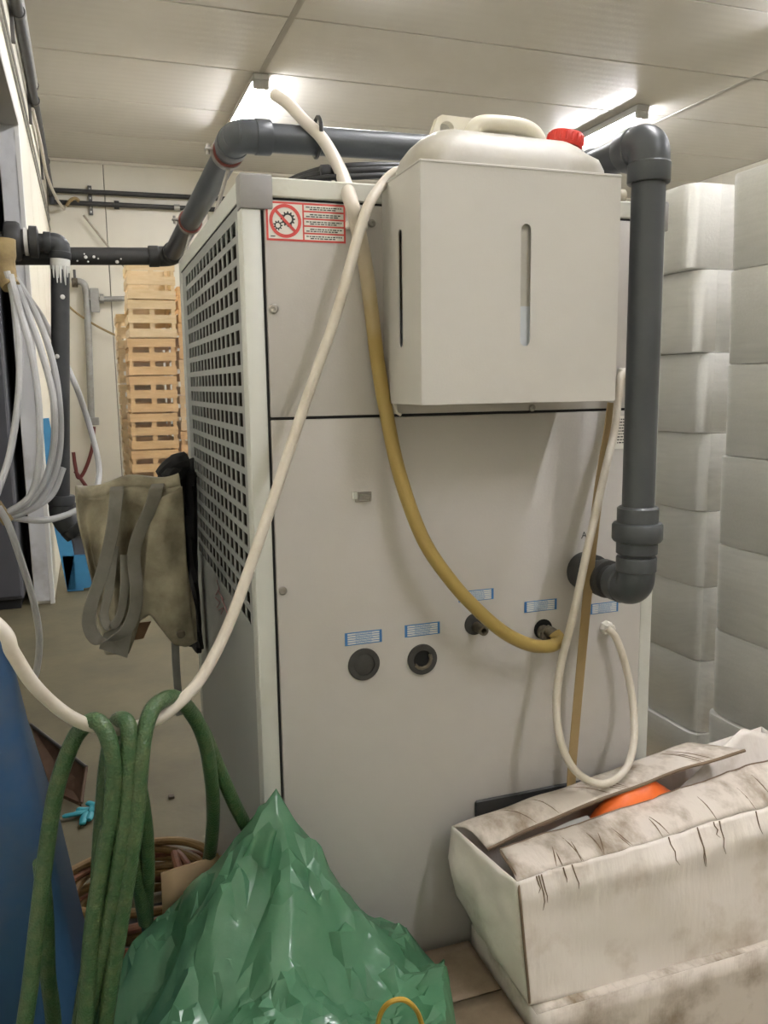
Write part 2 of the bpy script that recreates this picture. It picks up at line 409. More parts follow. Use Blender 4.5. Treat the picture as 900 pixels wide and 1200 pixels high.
# warning sticker
SK = (.036, .159, 1.494, 1.5505)
def rect(g, x0, x1, z0, z1, y): g.add([(x0, y, z0), (x1, y, z0), (x1, y, z1), (x0, y, z1)], [(0, 1, 2, 3)]); return g
def frontM(x, z, y): return Matrix(((1,0,0,x),(0,0,1,y),(0,1,0,z),(0,0,0,1)))
st = part('warning_sticker', box(G(), (SK[0], -.0016, SK[2]), (SK[1], -.0011, SK[3])), 'red', sm=False)
obj('sticker_field', rect(G(), SK[0]+.003, SK[0]+.0555, SK[2]+.003, SK[3]-.003, -.0019), 'stickerwhite', st, sm=False)
for k in range(5):
    h = (SK[3]-SK[2]-.0035)/5
    z0 = SK[2]+.003+k*h
    obj('sticker_row', rect(G(), SK[0]+.058, SK[1]-.003, z0, z0+h-.0025, -.0019), 'stickerwhite', st, sm=False)
gi = G()
for k in range(5):
    z0 = SK[2]+.003+k*h
    for ln in range(2):
        zz = z0+(h-.0025)*(.62-.36*ln); x0 = SK[0]+.061+(.006 if (k+ln) % 2 else 0)
        while x0 < SK[1]-.008-(.008 if ln else 0):
            w = random.uniform(.002, .007); rect(gi, x0, min(x0+w, SK[1]-.006), zz-.0008, zz+.0008, -.0021); x0 += w+.0011
rect(gi, SK[0]+.006, SK[0]+.013, SK[2]+.0055, SK[2]+.007, -.0021)
o = obj('fine_print', gi, 'ink', st, sm=False); o['kind'] = 'stuff'
cx, cz = SK[0]+.029, (SK[2]+SK[3])/2+.0005
def circ(r, n=40, cx=0, cy=0): return [(cx+r*math.cos(2*PI*k/n), cy+r*math.sin(2*PI*k/n)) for k in range(n)]
def gear(n, r0, r1, cx, cy):
    pts = []
    for k in range(n):
        for a, r in ((-.28, r0), (-.16, r1), (.16, r1), (.28, r0)):
            an = 2*PI*(k+a)/n; pts.append((cx+r*math.cos(an), cy+r*math.sin(an)))
    return pts
for gx, gz, r0, r1, ri, n in ((.004, .003, .0088, .0112, .006, 12), (-.0115, -.0068, .0052, .0072, .0035, 9)):
    obj('gear_symbol', poly_flat(G(), [gear(n, r0, r1, gx, gz), circ(ri, 20, gx, gz)], frontM(cx, cz, -.0022)), 'ink', st, sm=False)
g = poly_flat(G(), [circ(.0245), circ(.0195)], frontM(cx, cz, -.0025))
d = .0205*.7071; e = .0022*.7071
poly_flat(g, [[(-d-e, d-e), (-d+e, d+e), (d+e, -d+e), (d-e, -d-e)]], frontM(cx, cz, -.0025))
obj('prohibition_ring', g, 'red', st, sm=False)
# printed port labels
labs = [(404, 757, 447, 737, 404, 742), (474, 747, 515, 728, 474, 733), (537, 706, 578, 689, 537, 694), (614, 718, 652, 701, 614, 704), (691, 720, 724, 704, 691, 706)]
def port_label(i, a, b, c, dd, e_, f_):
    p0 = at(a, b, 1, 0); p1 = at(c, dd, 1, 0); p1.x = max(p1.x, p0.x+.04)
    x0, x1, z0, z1 = p0.x, p1.x, p0.z, p1.z
    l = part('port_label', box(G(), (x0, -.0018, z0), (x1, -.0011, z1)), 'labelblue', sm=False)
    l['label'] = ['blue label above the plugged left port', 'blue label above the open second port', 'blue label above the third port, half behind yellow hose', 'blue label above the port with the yellow hose', 'blue label right of the amber strap'][i]
    W_, H_ = x1-x0, z1-z0; gw = G(); gm = G()
    for k in range(5):
        zz = z0+H_*(.14+.18*k); rect(gw, x0+W_*.07, x1-W_*.07, zz-.0014, zz+.0014, -.0021)
        xx = x0+W_*.28
        while xx < x0+W_*.7:
            w = random.uniform(.0015, .004); rect(gm, xx, xx+w, zz-.0007, zz+.0007, -.0024); xx += w+.0008
    obj('label_stripes', gw, 'labelwhite', l, sm=False)
    o = obj('label_print', gm, 'labelmid', l, sm=False); o['kind'] = 'stuff'
for i, l in enumerate(labs): port_label(i, *l)
# ports
P1, P2, P3, P4, P5 = [at(*q, 1, 0) for q in ((426, 778), (494, 772), (556, 731), (636, 737), (709, 735))]
a = part('port_collar', lathe(G(), [(.0275, .004), (.0275, -.004), (.026, -.006), (.0185, -.006), (.0175, -.002)], (P1.x, 0, P1.z), (0,1,0), 32), 'plug'); a['label'] = 'grey port closed with a flat plug'
obj('port_plug', lathe(G(), [(.018, .0), (.018, -.0035), (.016, -.0045)], (P1.x, 0, P1.z), (0,1,0), 28), 'plug', a)
def ring(g, x, z, ro, ri, y0, y1, n=32):
    o = len(g.v)
    for r, yy in ((ro, y1), (ro, y0), (ri, y0), (ri, y1)):
        for k in range(n): g.v.append(Vector((x+r*math.cos(2*PI*k/n), yy, z+r*math.sin(2*PI*k/n))))
    for i in range(4):
        j = (i+1) % 4
        for k in range(n): g.f.append((o+i*n+k, o+i*n+(k+1)%n, o+j*n+(k+1)%n, o+j*n+k))
    return g
a = part('port_collar', ring(G(), P2.x, P2.z, .0265, .0165, -.006, .0), 'plug'); a['label'] = 'open port with a dark socket inside'
obj('port_bore', lathe(G(), [(.0168, -.0005), (.0168, -.0012)], (P2.x, 0, P2.z), (0,1,0), 28), 'hole', a)
obj('port_crust', sweep(G(), [(P2.x+.016*math.cos(t), -.004, P2.z+.016*math.sin(t)) for t in (-2.6, -2.1, -1.6, -1.0, -.5, 0, .5)], .0035, 6), 'brassdirt', a)
a = part('port_collar', lathe(G(), [(.0195, .0), (.0195, -.0025), (.018, -.003)], (P3.x, 0, P3.z), (0,1,0), 28), 'plug'); a['label'] = 'port with a short threaded nipple'
obj('nipple', ring(G(), P3.x+.002, P3.z-.004, .0085, .005, -.034, -.002, 18), 'brassdirt', a)
obj('nipple_bore', lathe(G(), [(.0055, -.012), (.0055, -.013)], (P3.x+.002, 0, P3.z-.004), (0,1,0), 14), 'hole', a)
a = part('port_collar', lathe(G(), [(.0185, .0), (.0185, -.0015)], (P4.x, 0, P4.z), (0,1,0), 28), 'hole'); a['label'] = 'port with a hose barb'
obj('hose_barb', lathe(G(), [(.012, -.001), (.012, -.012), (.009, -.014), (.009, -.03), (.010, -.032), (.0085, -.045)], (P4.x, 0, P4.z-.003), Vector((.25, 1, .25)), 16), 'brassdirt', a)
a = part('port_collar', lathe(G(), [(.0135, .0), (.0135, -.007), (.011, -.012), (.011, -.018), (.009, -.020)], (P5.x, 0, P5.z), (0,1,0), 8), 'whiteplastic', ang=20); a['label'] = 'white plastic nut where a white hose enters'
# small data plate and the hand written letter
p0 = at(722, 526, 1, 0); p1 = at(741, 487, 1, 0)
pl = part('data_plate', box(G(), (.655, -.0018, p0.z), (.7, -.0011, p1.z)), 'plate', sm=False); pl['label'] = 'pale data plate with lines of small print'
gi = G()
for k in range(9):
    zz = p1.z-.006-k*.0052; x0 = .660
    while x0 < .694-(0 if k in (0, 2) else .008):
        w = random.uniform(.002, .006); rect(gi, x0, x0+w, zz-.0011, zz+.0011, -.0021); x0 += w+.0012
o = obj('plate_print', gi, 'ink', pl, sm=False); o['kind'] = 'stuff'
p = at(684, 627, 1, 0)
g = G()
for a_, b_ in (((-.005, -.006), (0, .006)), ((0, .006), (.005, -.006)), ((-.003, -.001), (.003, -.001))):
    sweep(g, [(p.x+a_[0], -.0012, p.z+a_[1]), (p.x+b_[0], -.0012, p.z+b_[1])], .0009, 5)
part('pen_letter', g, 'ink')['label'] = 'small black hand drawn letter A'
g = G()
for q in ([(254, 680), (257, 690), (253, 697)], [(252, 700), (258, 706), (254, 712)], [(256, 715), (262, 712), (259, 720)], [(259, 700), (263, 709), (268, 724)], [(255, 692), (262, 703)]):
    sweep(g, [at(a_, b_, 0, -.0002) for a_, b_ in q], .0010, 5)
part('red_scribble', g, 'redscribble')['label'] = 'faint red scribble on the side sheet'
# cable tie mount
p = at(417, 265, 1, 0)
part('hose_clip', box(G(), (p.x-.018, -.012, p.z-.006), (p.x+.016, -.001, p.z+.006), .002), 'whiteplastic')
# steel arm at the left side on which the apron hangs
part('side_arm', sweep(G(), [(.004, .745, 1.072), (-.25, .47, 1.062)], .007, 8), 'darksteel')

# ------------------------------------------------------------------ sheet metal holder and the jerrycan in it
BX0, BX1, BYF, BZ0, BZ1 = .2195, .543, -.160, 1.249, 1.582
hb = thing('sheet_metal_holder', 'pale grey sheet metal box with upright slots bolted to the chiller front', 'holder box', ((BX0+BX1)/2, -.08, BZ0))
def slot(cx, cy, w, h, n=10):
    r = w/2; pts = []
    for k in range(n+1): a = PI*k/n; pts.append((cx+r*math.cos(a), cy+h/2-r+r*math.sin(a)))
    for k in range(n+1): a = PI+PI*k/n; pts.append((cx+r*math.cos(a), cy-h/2+r+r*math.sin(a)))
    return pts
obj('front_sheet', poly_flat(G(), [[(BX0, BZ0), (BX1, BZ0), (BX1, BZ1), (BX0, BZ1)], slot(.384, 1.419, .0165, .174)], frontM(0, 0, BYF)), 'boxpaint', hb, sm=False, thick=.0015)
sideM = lambda x: Matrix(((0,0,1,x),(1,0,0,0),(0,1,0,0),(0,0,0,1)))
for x in (BX0, BX1):
    obj('side_sheet', poly_flat(G(), [[(BYF, BZ0), (-.002, BZ0), (-.002, BZ1), (BYF, BZ1)], slot(-.08, 1.419, .016, .170)], sideM(x)), 'boxpaint', hb, sm=False, thick=.0015)
obj('bottom_sheet', box(G(), (BX0, BYF, BZ0), (BX1, -.002, BZ0+.002)), 'boxpaint', hb, sm=False)
obj('back_sheet', box(G(), (BX0, -.004, BZ0), (BX1, -.002, BZ1-.02)), 'boxpaint', hb, sm=False)
g = sweep(G(), [(BX0, BYF, BZ1), (BX1, BYF, BZ1)], .0022, 6); sweep(g, [(BX0, BYF, BZ1), (BX0, -.003, BZ1)], .0022, 6); sweep(g, [(BX1, BYF, BZ1), (BX1, -.003, BZ1)], .0022, 6)
obj('rolled_edge', g, 'boxpaint', hb)
obj('drain_lug', sweep(G(), [(.225, -.03, BZ0), (.228, -.03, BZ0-.014), (.236, -.03, BZ0-.018)], .003, 6), 'whiteplastic', hb)
jc = thing('jerrycan', 'off-white plastic jerrycan with moulded handle and red cap, standing in the metal holder', 'jerrycan', ((BX0+BX1)/2, -.08, BZ0+.003))
def rr(x0, x1, y0, y1, r, n=6):
    pts = []
    for cx_, cy_, a0 in ((x1-r, y1-r, 0), (x0+r, y1-r, PI/2), (x0+r, y0+r, PI), (x1-r, y0+r, 1.5*PI)):
        for k in range(n+1): a = a0+PI/2*k/n; pts.append((cx_+r*math.cos(a), cy_+r*math.sin(a)))
    return pts
secs = [(1.252, .012, .02), (1.258, .006, .028), (1.30, .004, .03), (1.575, .004, .03), (1.594, .005, .034), (1.609, .009, .040), (1.622, .017, .046), (1.632, .028, .048), (1.639, .043, .042), (1.642, .060, .03)]
g = G(); n = 0
for z, ins, r in secs:
    k = min(ins, .066)
    ring_ = rr(BX0+.004+ins*1.0, BX1-.004-ins*.9, BYF+.003+k, -.006-k, min(r, .05, (.15-2*k)/2-.001))
    n = len(ring_)
    g.v += [Vector((p[0], p[1], z+nz((p[0], p[1], z), 14, .003)+(-.012*max(0, (p[0]-.46)/.08) if z > 1.61 else 0))) for p in ring_]
for i in range(len(secs)-1):
    for k in range(n): g.f.append((i*n+k, i*n+(k+1)%n, (i+1)*n+(k+1)%n, (i+1)*n+k))
g.f.append(tuple(range(n))[::-1]); g.f.append(tuple((len(secs)-1)*n+k for k in range(n)))
obj('can_body', g, 'canplastic', jc, ang=60)
# water band seen through the slot: the can is bluish below its water line
g = G()
ring_ = rr(BX0+.0072, BX1-.0072, BYF+.0062, -.0092, .03)
for z in (1.26, 1.39): g.v += [Vector((p[0], p[1], z)) for p in ring_]
n = len(ring_); g.f += [(k, (k+1)%n, n+(k+1)%n, n+k) for k in range(n)]
obj('water_fill', g, 'canwater', jc)['label'] = 'bluish water level showing through the can wall'
# rear moulded handle plate with an oval eye, and the round grip in front of it
ov = [(.308+.0115*math.cos(2*PI*k/20), 1.6535+.0115*math.sin(2*PI*k/20)) for k in range(20)]
prof = [(.268, 1.630), (.283, 1.668), (.290, 1.672), (.345, 1.671), (.375, 1.668), (.41, 1.655), (.42, 1.632)]
g = poly_flat(G(), [prof, [(a+.008-.018, b-.001) for a, b in ov]], frontM(0, 0, -.066))
obj('handle_plate', g, 'canhandle', jc, sm=False, thick=.014)
gp = smooth([(.327, -.088, 1.632), (.332, -.09, 1.648), (.345, -.091, 1.658), (.375, -.091, 1.661), (.41, -.091, 1.660), (.432, -.09, 1.653), (.444, -.088, 1.640), (.447, -.086, 1.628)], 6)
obj('grip', sweep(G(), gp, .0125, 14), 'canhandle', jc)
cp = Vector((.493, -.080, 1.637)); ca = Vector((.16, -.05, 1)).normalized()
obj('neck', lathe(G(), [(.021, -.012), (.021, .006)], cp, ca, 24), 'canplastic', jc)
g = G(); prof = [(.027, -.002), (.028, .002), (.028, .015), (.0255, .019), (.016, .0195)]
lathe(g, prof, cp+ca*.004, ca, 28)
cpo = obj('cap', g, 'redcap', jc, ang=50)
g = G(); u = ca.orthogonal().normalized(); w = ca.cross(u)
for k in range(20):
    a = 2*PI*k/20; d = u*math.cos(a)+w*math.sin(a)
    sweep(g, [cp+ca*.007+d*.028, cp+ca*.019+d*.0275], .0018, 5)
obj('cap_ribs', g, 'redcap', cpo)['kind'] = 'stuff'

# ------------------------------------------------------------------ grey pvc pipework
pp = thing('pvc_pipe', 'thick grey plastic pipe rising from the chiller front, over its top and back leftwards', 'pipe', (.6, -.15, .94))
PR = .0258
def pipe(a, b, r=PR, m='pvc', parent=pp, nm='pipe'): return obj(nm, sweep(G(), [a, b], r, 24), m, parent)
def elbow(a, c, b, r, rb, m='pvc', parent=pp, nm='elbow', n=9, collar=.03):
    """bend from a to b around corner c with sockets at both ends"""
    a, c, b = Vector(a), Vector(c), Vector(b); da = (a-c).normalized(); db = (b-c).normalized()
    p0 = c+da*rb; p1 = c+db*rb; pts = [c+da*(rb+collar)]
    for k in range(n+1):
        t = k/n; pts.append(p0*(1-t)**2+c*2*t*(1-t)+p1*t*t)
    pts.append(c+db*(rb+collar))
    e_ = obj(nm, sweep(G(), pts, r, 24), m, parent)
    for d_ in (da, db):
        o_ = c+d_*(rb+collar*.2)
        obj('socket', lathe(G(), [(r+.0002, 0), (r+.0018, .002), (r+.0018, collar-.002), (r+.0006, collar)], o_, d_, 24), m, e_)
    return e_
VZ0, VZ1 = .941, 1.637
VX, VY = .6, -.15
top_near = Vector((VX, VY, VZ1)); bot = Vector((VX, VY, VZ0)); stub = Vector((.596, 0, VZ0))
pipe(bot+Vector((0,0,.05)), top_near)
elbow(top_near+Vector((0,0,-1)), top_near, top_near+Vector((0,1,0)), PR+.005, .024)
elbow(bot+Vector((0,0,1)), bot, bot+Vector((0,1,0)), PR+.005, .024, 'pvc', nm='elbow', collar=.025)
pipe(stub+Vector((0,-.1,0)), stub+Vector((0,-.002,0)), .026, 'pvc_dark')
obj('coupling', lathe(G(), [(.034, 0), (.034, .034), (.030, .036)], stub+Vector((0,-.001,0)), (0,-1,0), 28), 'pvc_dark', pp)
obj('coupling', lathe(G(), [(.031, .0), (.033, .002), (.033, .018), (.030, .02)], stub+Vector((0,-.062,0)), (0,-1,0), 28), 'pvc_dark', pp)
un = obj('union_nut', lathe(G(), [(.030, 0), (.033, .002), (.033, .02), (.038, .022), (.0405, .026), (.0405, .048), (.038, .052), (.033, .053), (.033, .076), (.029, .079)], bot+Vector((0,0,.058)), (0,0,1), 32), 'pvc', pp)
TA = Vector((.058, .335, 1.733)); TB = Vector((.60, .35, 1.745)); TC = Vector((.60, .16, VZ1)); TD = Vector((.036, 1.42, 1.673)); TE = Vector((-.60, 1.42, 1.652))
pipe(top_near+Vector((0,.03,0)), TC); pipe(TC, TB); pipe(TA, TB)
elbow(TB, TC, top_near, PR+.005, .02, collar=.02); elbow(TA, TB, TC, PR+.005, .03)
obj('coupling', lathe(G(), [(PR+.001, 0), (PR+.004, .002), (PR+.004, .04), (PR+.001, .042)], (.6, .0, VZ1), (0,1,0), 24), 'pvc', pp)
pipe(TA, TD); elbow(TD, TA, TB, PR+.004, .026)
pipe(TD, TE, .0255, 'pvc_dark'); elbow(TA, TD, TE, PR+.004, .03, 'pvc_dark')
# paint splashes on the dark run
g = G()
for k in range(9):
    x = random.uniform(-.26, -.1); a = random.uniform(-.6, 1.2)
    c_ = Vector((x, 1.42-.0256*math.cos(a), 1.66+.0256*math.sin(a)))
    lathe(g, [(random.uniform(.002, .006), 0), (.002, .0012)], c_, (0, -math.cos(a), math.sin(a)), 8)
obj('paint_splash', g, 'whitepaint', pp)['kind'] = 'stuff'
# pipe clamps with red rubber on the run along the machine's left edge
dv = (TD-TA).normalized()
for t_, nm in ((.09, 'pipe_clamp'), (.60, 'pipe_clamp')):
    c_ = TA.lerp(TD, t_); 
    pc = obj(nm, lathe(G(), [(PR, -.012), (.030, -.012), (.030, .012), (PR, .012)], c_, dv, 24), 'rubber_red', pp)
    obj('clamp_band', lathe(G(), [(.0302, -.008), (.0315, -.008), (.0315, .008), (.0302, .008)], c_, dv, 24), 'steel', pc)
    obj('clamp_bolt', sweep(G(), [c_+Vector((-.038, 0, -.006)), c_+Vector((-.038, 0, .013))], .004, 8), 'steel', pc)
    obj('clamp_lug', box(G(), c_+Vector((-.044, -.01, .002)), c_+Vector((-.028, .01, .006))), 'steel', pc)
    obj('clamp_rod', sweep(G(), [c_+Vector((.0, 0, -.03)), Vector((.018, c_.y, MH-.001))], .004, 8), 'steel', pc)
# second pipe at the left: union, elbow and painted drop
lp = thing('drop_pipe', 'dark plastic pipe with big union, paint-splashed elbow and vertical drop at left', 'pipe', (-.33, 1.38, .9))
LA = Vector((-.62, 1.36, 1.692)); LB = Vector((-.277, 1.36, 1.69)); LC = Vector((-.327, 1.36, .93))
pipe(LA, LB, .024, 'pvc_dark', lp); pipe(LB, LC, .0255, 'pvc_old', lp)
el = elbow(LA, LB, LC, .028, .02, 'pvc_old', lp, collar=.02)
obj('union_nut', lathe(G(), [(.03, 0), (.05, .004), (.054, .012), (.054, .036), (.05, .044), (.034, .046), (.034, .066), (.044, .068), (.044, .088), (.03, .092)], (-.425, 1.36, 1.690), (1,0,0), 24), 'pvc_dark', lp)
obj('paint_ring', lathe(G(), [(.0355, 0), (.038, .001), (.038, .01), (.0355, .011)], (-.372, 1.36, 1.690), (1,0,0), 24), 'whitepaint', lp)
obj('paint_ring', lathe(G(), [(.0262, 0), (.0272, .001), (.0272, .028), (.0262, .03)], LB+(LC-LB).normalized()*.045, LC-LB, 24), 'whitepaint', lp)
g = G()
for k in range(7):
    an = -PI/2+random.uniform(-1.2, 1.2); r_ = .0262; h_ = random.uniform(.01, .05)
    b_ = LB+(LC-LB).normalized()*.07
    sweep(g, [b_+Vector((r_*math.cos(an), r_*math.sin(an), .004)), b_+Vector((r_*math.cos(an)*1.02, r_*math.sin(an)*1.02, -h_))], [.005, .0015], 6)
for q in ((.20, -1.3), (.42, -1.9)):
    b_ = LB.lerp(LC, q[0]); lathe(g, [(.007, 0), (.004, .0015)], b_+Vector((.0258*math.cos(q[1]), .0258*math.sin(q[1]), 0)), (math.cos(q[1]), math.sin(q[1]), 0), 8)
obj('paint_drip', g, 'whitepaint', lp)['kind'] = 'stuff'
bl = elbow(LB, LC+Vector((0,0,-.03)), LC+Vector((.07, .0, -.12)), .036, .03, 'pvc_old', lp, collar=.03)

# ------------------------------------------------------------------ hoses
def hose_thing(name, label, pts, r, m, cat='hose', sub=8, n=12, group=None):
    o = obj(name, hose(G(), pts, r, sub, n), m); return tag(o, label, cat, group)
P_ = lambda l: [Y(*q) for q in l]
# a hose white in its upper half and amber yellow below
mh = mat('hosefade', (.60,.55,.47), .4)
nt = mh.node_tree; tc = nt.nodes.new('ShaderNodeTexCoord'); sx = nt.nodes.new('ShaderNodeSeparateXYZ'); mr = nt.nodes.new('ShaderNodeMapRange'); rp = nt.nodes.new('ShaderNodeValToRGB')
nn = nt.nodes.new('ShaderNodeTexNoise'); nn.inputs['Scale'].default_value = 14; ad = nt.nodes.new('ShaderNodeMath'); ad.operation = 'MULTIPLY_ADD'; ad.inputs[1].default_value = .10
nt.links.new(tc.outputs['Object'], sx.inputs[0]); nt.links.new(tc.outputs['Object'], nn.inputs['Vector']); nt.links.new(nn.outputs[0], ad.inputs[0]); nt.links.new(sx.outputs[2], ad.inputs[2])
nt.links.new(ad.outputs[0], mr.inputs[0]); mr.inputs[1].default_value = 1.40; mr.inputs[2].default_value = 1.60
rp.color_ramp.elements[0].color = (.36,.255,.075,1); rp.color_ramp.elements[1].color = (.62,.565,.49,1)
nt.links.new(mr.outputs[0], rp.inputs[0]); nt.links.new(rp.outputs[0], nt.nodes['Principled BSDF'].inputs['Base Color'])
hose_thing('drain_hose', 'hose fading from white to amber yellow, from the top pipe down to the fourth port',
    P_([(322,111,.42),(338,122,.38),(355,140,.322),(378,163,.285),(398,198,.15),(410,232,-.02),(418,262,-.026),(428,310,-.02),(436,370,-.018),(442,420,-.02),(452,480,-.025),(468,555,-.04),(495,630,-.055),(528,680,-.065),(560,715,-.07),(592,742,-.07),(622,756,-.065),(645,757,-.06),(655,750,-.055),(650,742,-.045)]), .0115, 'hosefade')
hose_thing('short_hose', 'short brown hose stub on the barb of the fourth port', P_([(640,738,-.03),(648,742,-.04),(657,750,-.052),(664,757,-.06)]), .0095, 'brassdirt', 'hose')
tx = Y(370, 158, .34).x
hose_thing('cable_tie', 'black cable tie holding the white hose to the top pipe', [(tx+.004*math.cos(a), .332+.047*math.cos(a), 1.741+.034*math.sin(a)) for a in [2*PI*k/16 for k in range(17)]], .0038, 'blacktie', 'cable tie', 2, 6)
hose_thing('water_hose', 'long white hose hanging from the holder box down left, carrying the green hose',
    P_([(474,200,-.012),(462,203,-.014),(448,216,-.02),(432,240,-.045),(420,275,-.05),(410,312,-.055),(392,375,-.06),(370,437,-.07),(345,510,-.08),(322,580,-.10),(298,650,-.12),(272,722,-.14),(250,770,-.16),(228,805,-.18),(195,836,-.20),(165,850,-.21),(135,855,-.22),(105,850,-.23),(75,835,-.25),(40,803,-.28),(15,765,-.30),(-8,728,-.30)])+[Vector((-.455,-.25,1.12)), Vector((-.482,-.15,1.25)), Vector((-.485,-.05,1.34))], .0080, 'hosewhite')
hose_thing('overflow_hose', 'thin white hose looping from right of the holder to the white port nut',
    P_([(733,437,-.02),(727,443,-.03),(724,470,-.035),(720,505,-.04),(710,548,-.06),(696,610,-.085),(686,655,-.095),(672,720,-.09),(658,775,-.075),(652,820,-.085),(655,860,-.10),(668,895,-.112),(690,915,-.118),(714,917,-.115),(735,898,-.10),(743,865,-.075),(741,820,-.045),(733,780,-.035),(722,748,-.027),(711,736,-.018)]), .0068, 'hosewhite')
a = obj('hose_end', box(G(), Y(728,441,-.018), Y(741,431,-.004), .003), 'whiteplastic'); tag(a, 'small white plastic hose end beside the metal holder', 'connector')
g = sweep(G(), smooth(P_([(717,472,-.02),(712,510,-.022),(703,565,-.04),(694,640,-.07),(689,690,-.07),(683,755,-.05),(677,820,-.04),(671,890,-.035),(669,925,-.035)]), 6), .005, 10, flat=(.019, .003, (1,0,0)))
tag(obj('flat_strap', g, 'amber'), 'flat amber plastic strap hanging behind the white hose loop', 'strap')
# black cables on the machine's top
for k, (l, pts) in enumerate((('black ribbed cable arching behind the others on top of the chiller', [(335,216,.28),(352,208,.26),(378,200,.24),(410,196,.22),(455,195,.22),(500,198,.24),(540,210,.3)]),
        ('black cable lying in front of the arched cable on the chiller top', [(345,214,.2),(362,208,.18),(390,203,.17),(425,201,.16),(460,200,.16),(510,206,.2)]),
        ('thin black cable nearest the front edge of the chiller top', [(360,212,.12),(385,208,.11),(420,207,.10),(455,206,.10),(490,210,.12)]))):
    hose_thing('cable', l, P_(pts), (.008, .007, .005)[k], 'blackcable', 'cable', group='black cables on the chiller top')
g = lathe(G(), [(.012, 0), (.015, .003), (.015, .016), (.012, .019)], Y(375,204,.17), (1, -.1, .12), 16); lathe(g, [(.012, .024), (.015, .027), (.015, .04), (.012, .043)], Y(375,204,.17), (1, -.1, .12), 16)
tag(obj('cable_gland', g, 'blackcable'), 'black ribbed cable gland on top of the chiller', 'cable gland')
hp = thing('stub_pipe', 'short beige pipe behind the metal holder, on top right of the chiller', 'pipe', (.62, .09, MH))
obj('pipe', sweep(G(), [(.50, .08, 1.612), (.715, .08, 1.612)], .0125, 16), 'beigepipe', hp)
obj('saddle', box(G(), (.54, .06, MH), (.57, .1, 1.604), .002), 'steel', hp)

# ------------------------------------------------------------------ green hose hung over the white one
g = G(); GR = .0106
loops = [
 [(90,1470,-.22),(88,1380,-.235),(92,1270,-.245),(101,1180,-.25),(108,1090,-.25),(120,1010,-.25),(131,950,-.25),(133,900,-.25),(127,866,-.245),(115,846,-.235),(102,848,-.225),(85,870,-.20),(66,925,-.19),(54,1000,-.19),(44,1080,-.20),(36,1150,-.21),(24,1250,-.22),(26,1370,-.22),(50,1450,-.22),(90,1470,-.22)],
 [(80,1430,-.20),(88,1330,-.21),(97,1240,-.22),(112,1150,-.24),(128,1080,-.25),(142,1000,-.255),(150,930,-.25),(151,880,-.245),(150,850,-.235),(141,843,-.22),(135,852,-.20),(126,890,-.185),(118,980,-.18),(112,1080,-.18),(96,1180,-.18),(86,1260,-.18),(78,1350,-.18),(80,1430,-.20)],
 [(100,1420,-.22),(108,1320,-.23),(118,1240,-.24),(132,1140,-.25),(146,1050,-.255),(158,970,-.255),(164,905,-.25),(168,866,-.24),(177,834,-.225),(190,821,-.205),(205,818,-.18),(222,832,-.15),(238,862,-.12),(246,900,-.10),(250,950,-.04),(246,1000,.03),(240,1022,.13),(236,1060,.17),(236,1110,.2)],
 [(222,832,-.135),(240,862,-.10),(258,905,-.07),(276,945,-.045),(292,975,-.03),(310,1010,-.03)],
 [(150,866,-.19),(160,905,-.16),(170,965,-.12),(173,1020,-.08),(172,1070,0),(177,1108,.05),(183,1150,.09),(188,1190,.11)],
 [(132,905,-.18),(146,960,-.14),(155,1000,-.10),(163,1040,-.06),(170,1080,-.02)],
 [(48,1010,-.16),(54,1080,-.14),(56,1140,-.14),(62,1190,-.14),(66,1250,-.14),(70,1400,-.14)],
]
gh = thing('garden_hose', 'dark green braided garden hose hung in loops over the white hose', 'garden hose', (-.22, -.2, .5))
for l in loops: obj('hose_loop', hose(G(), P_(l), GR, 8, 14), 'hosegreen', gh)

# ------------------------------------------------------------------ yellow and orange hose coil on the floor
cc = Vector((-.185, .70, 0)); 
def coil(cx, cy, turns, r, z0, dz, ph, rad, wob, seed):
    pts = []
    for k in range(int(turns*14)+1):
        a = ph+2*PI*k/14; t = k/14/turns if turns else 0
        rr_ = r+wob*math.sin(a*1.7+seed)+.02*noise.noise(Vector((k*.31, seed, 0)))
        pts.append((cx+rr_*math.cos(a), cy+rr_*.86*math.sin(a), z0+dz*t*turns+.006*math.sin(a*2.3+seed)+.004))
    return pts
hose_thing('coiled_hose', 'dirty yellow hose coiled on the concrete floor left of the chiller', coil(-.185, .62, 6.4, .170, .014, .021, .4, .011, .012, 1), .0105, 'hoseyellow', 'hose', 4, 10)
hose_thing('coiled_hose', 'brownish orange hose looped around and over the yellow coil', coil(-.19, .60, 2.3, .192, .012, .06, 3.4, .011, .015, 4)+[(-.1,.70,.14),(-.07,.62,.13),(-.075,.55,.08)], .0098, 'hoseorange', 'hose', 4, 10)
hose_thing('loose_hose', 'loose orange hose end running over the dark floor below the coil', P_([(118,1075,.55),(128,1102,.5),(148,1122,.46),(170,1134,.42),(195,1140,.38)]), .0098, 'hoseorange', 'hose')
g = G(); grid(g, lambda u, v: (-.34+.33*u, .12+.60*v, .004+nz((u*3, v*3, 0), 1, .003)), 10, 10)  # thin dark sheet added as the shade on the floor around the coil
tag(obj('floor_shade', g, 'pvc_dark', thick=.004), 'dark sheet standing in for the shade on the floor under the hose coil', 'painted shade')

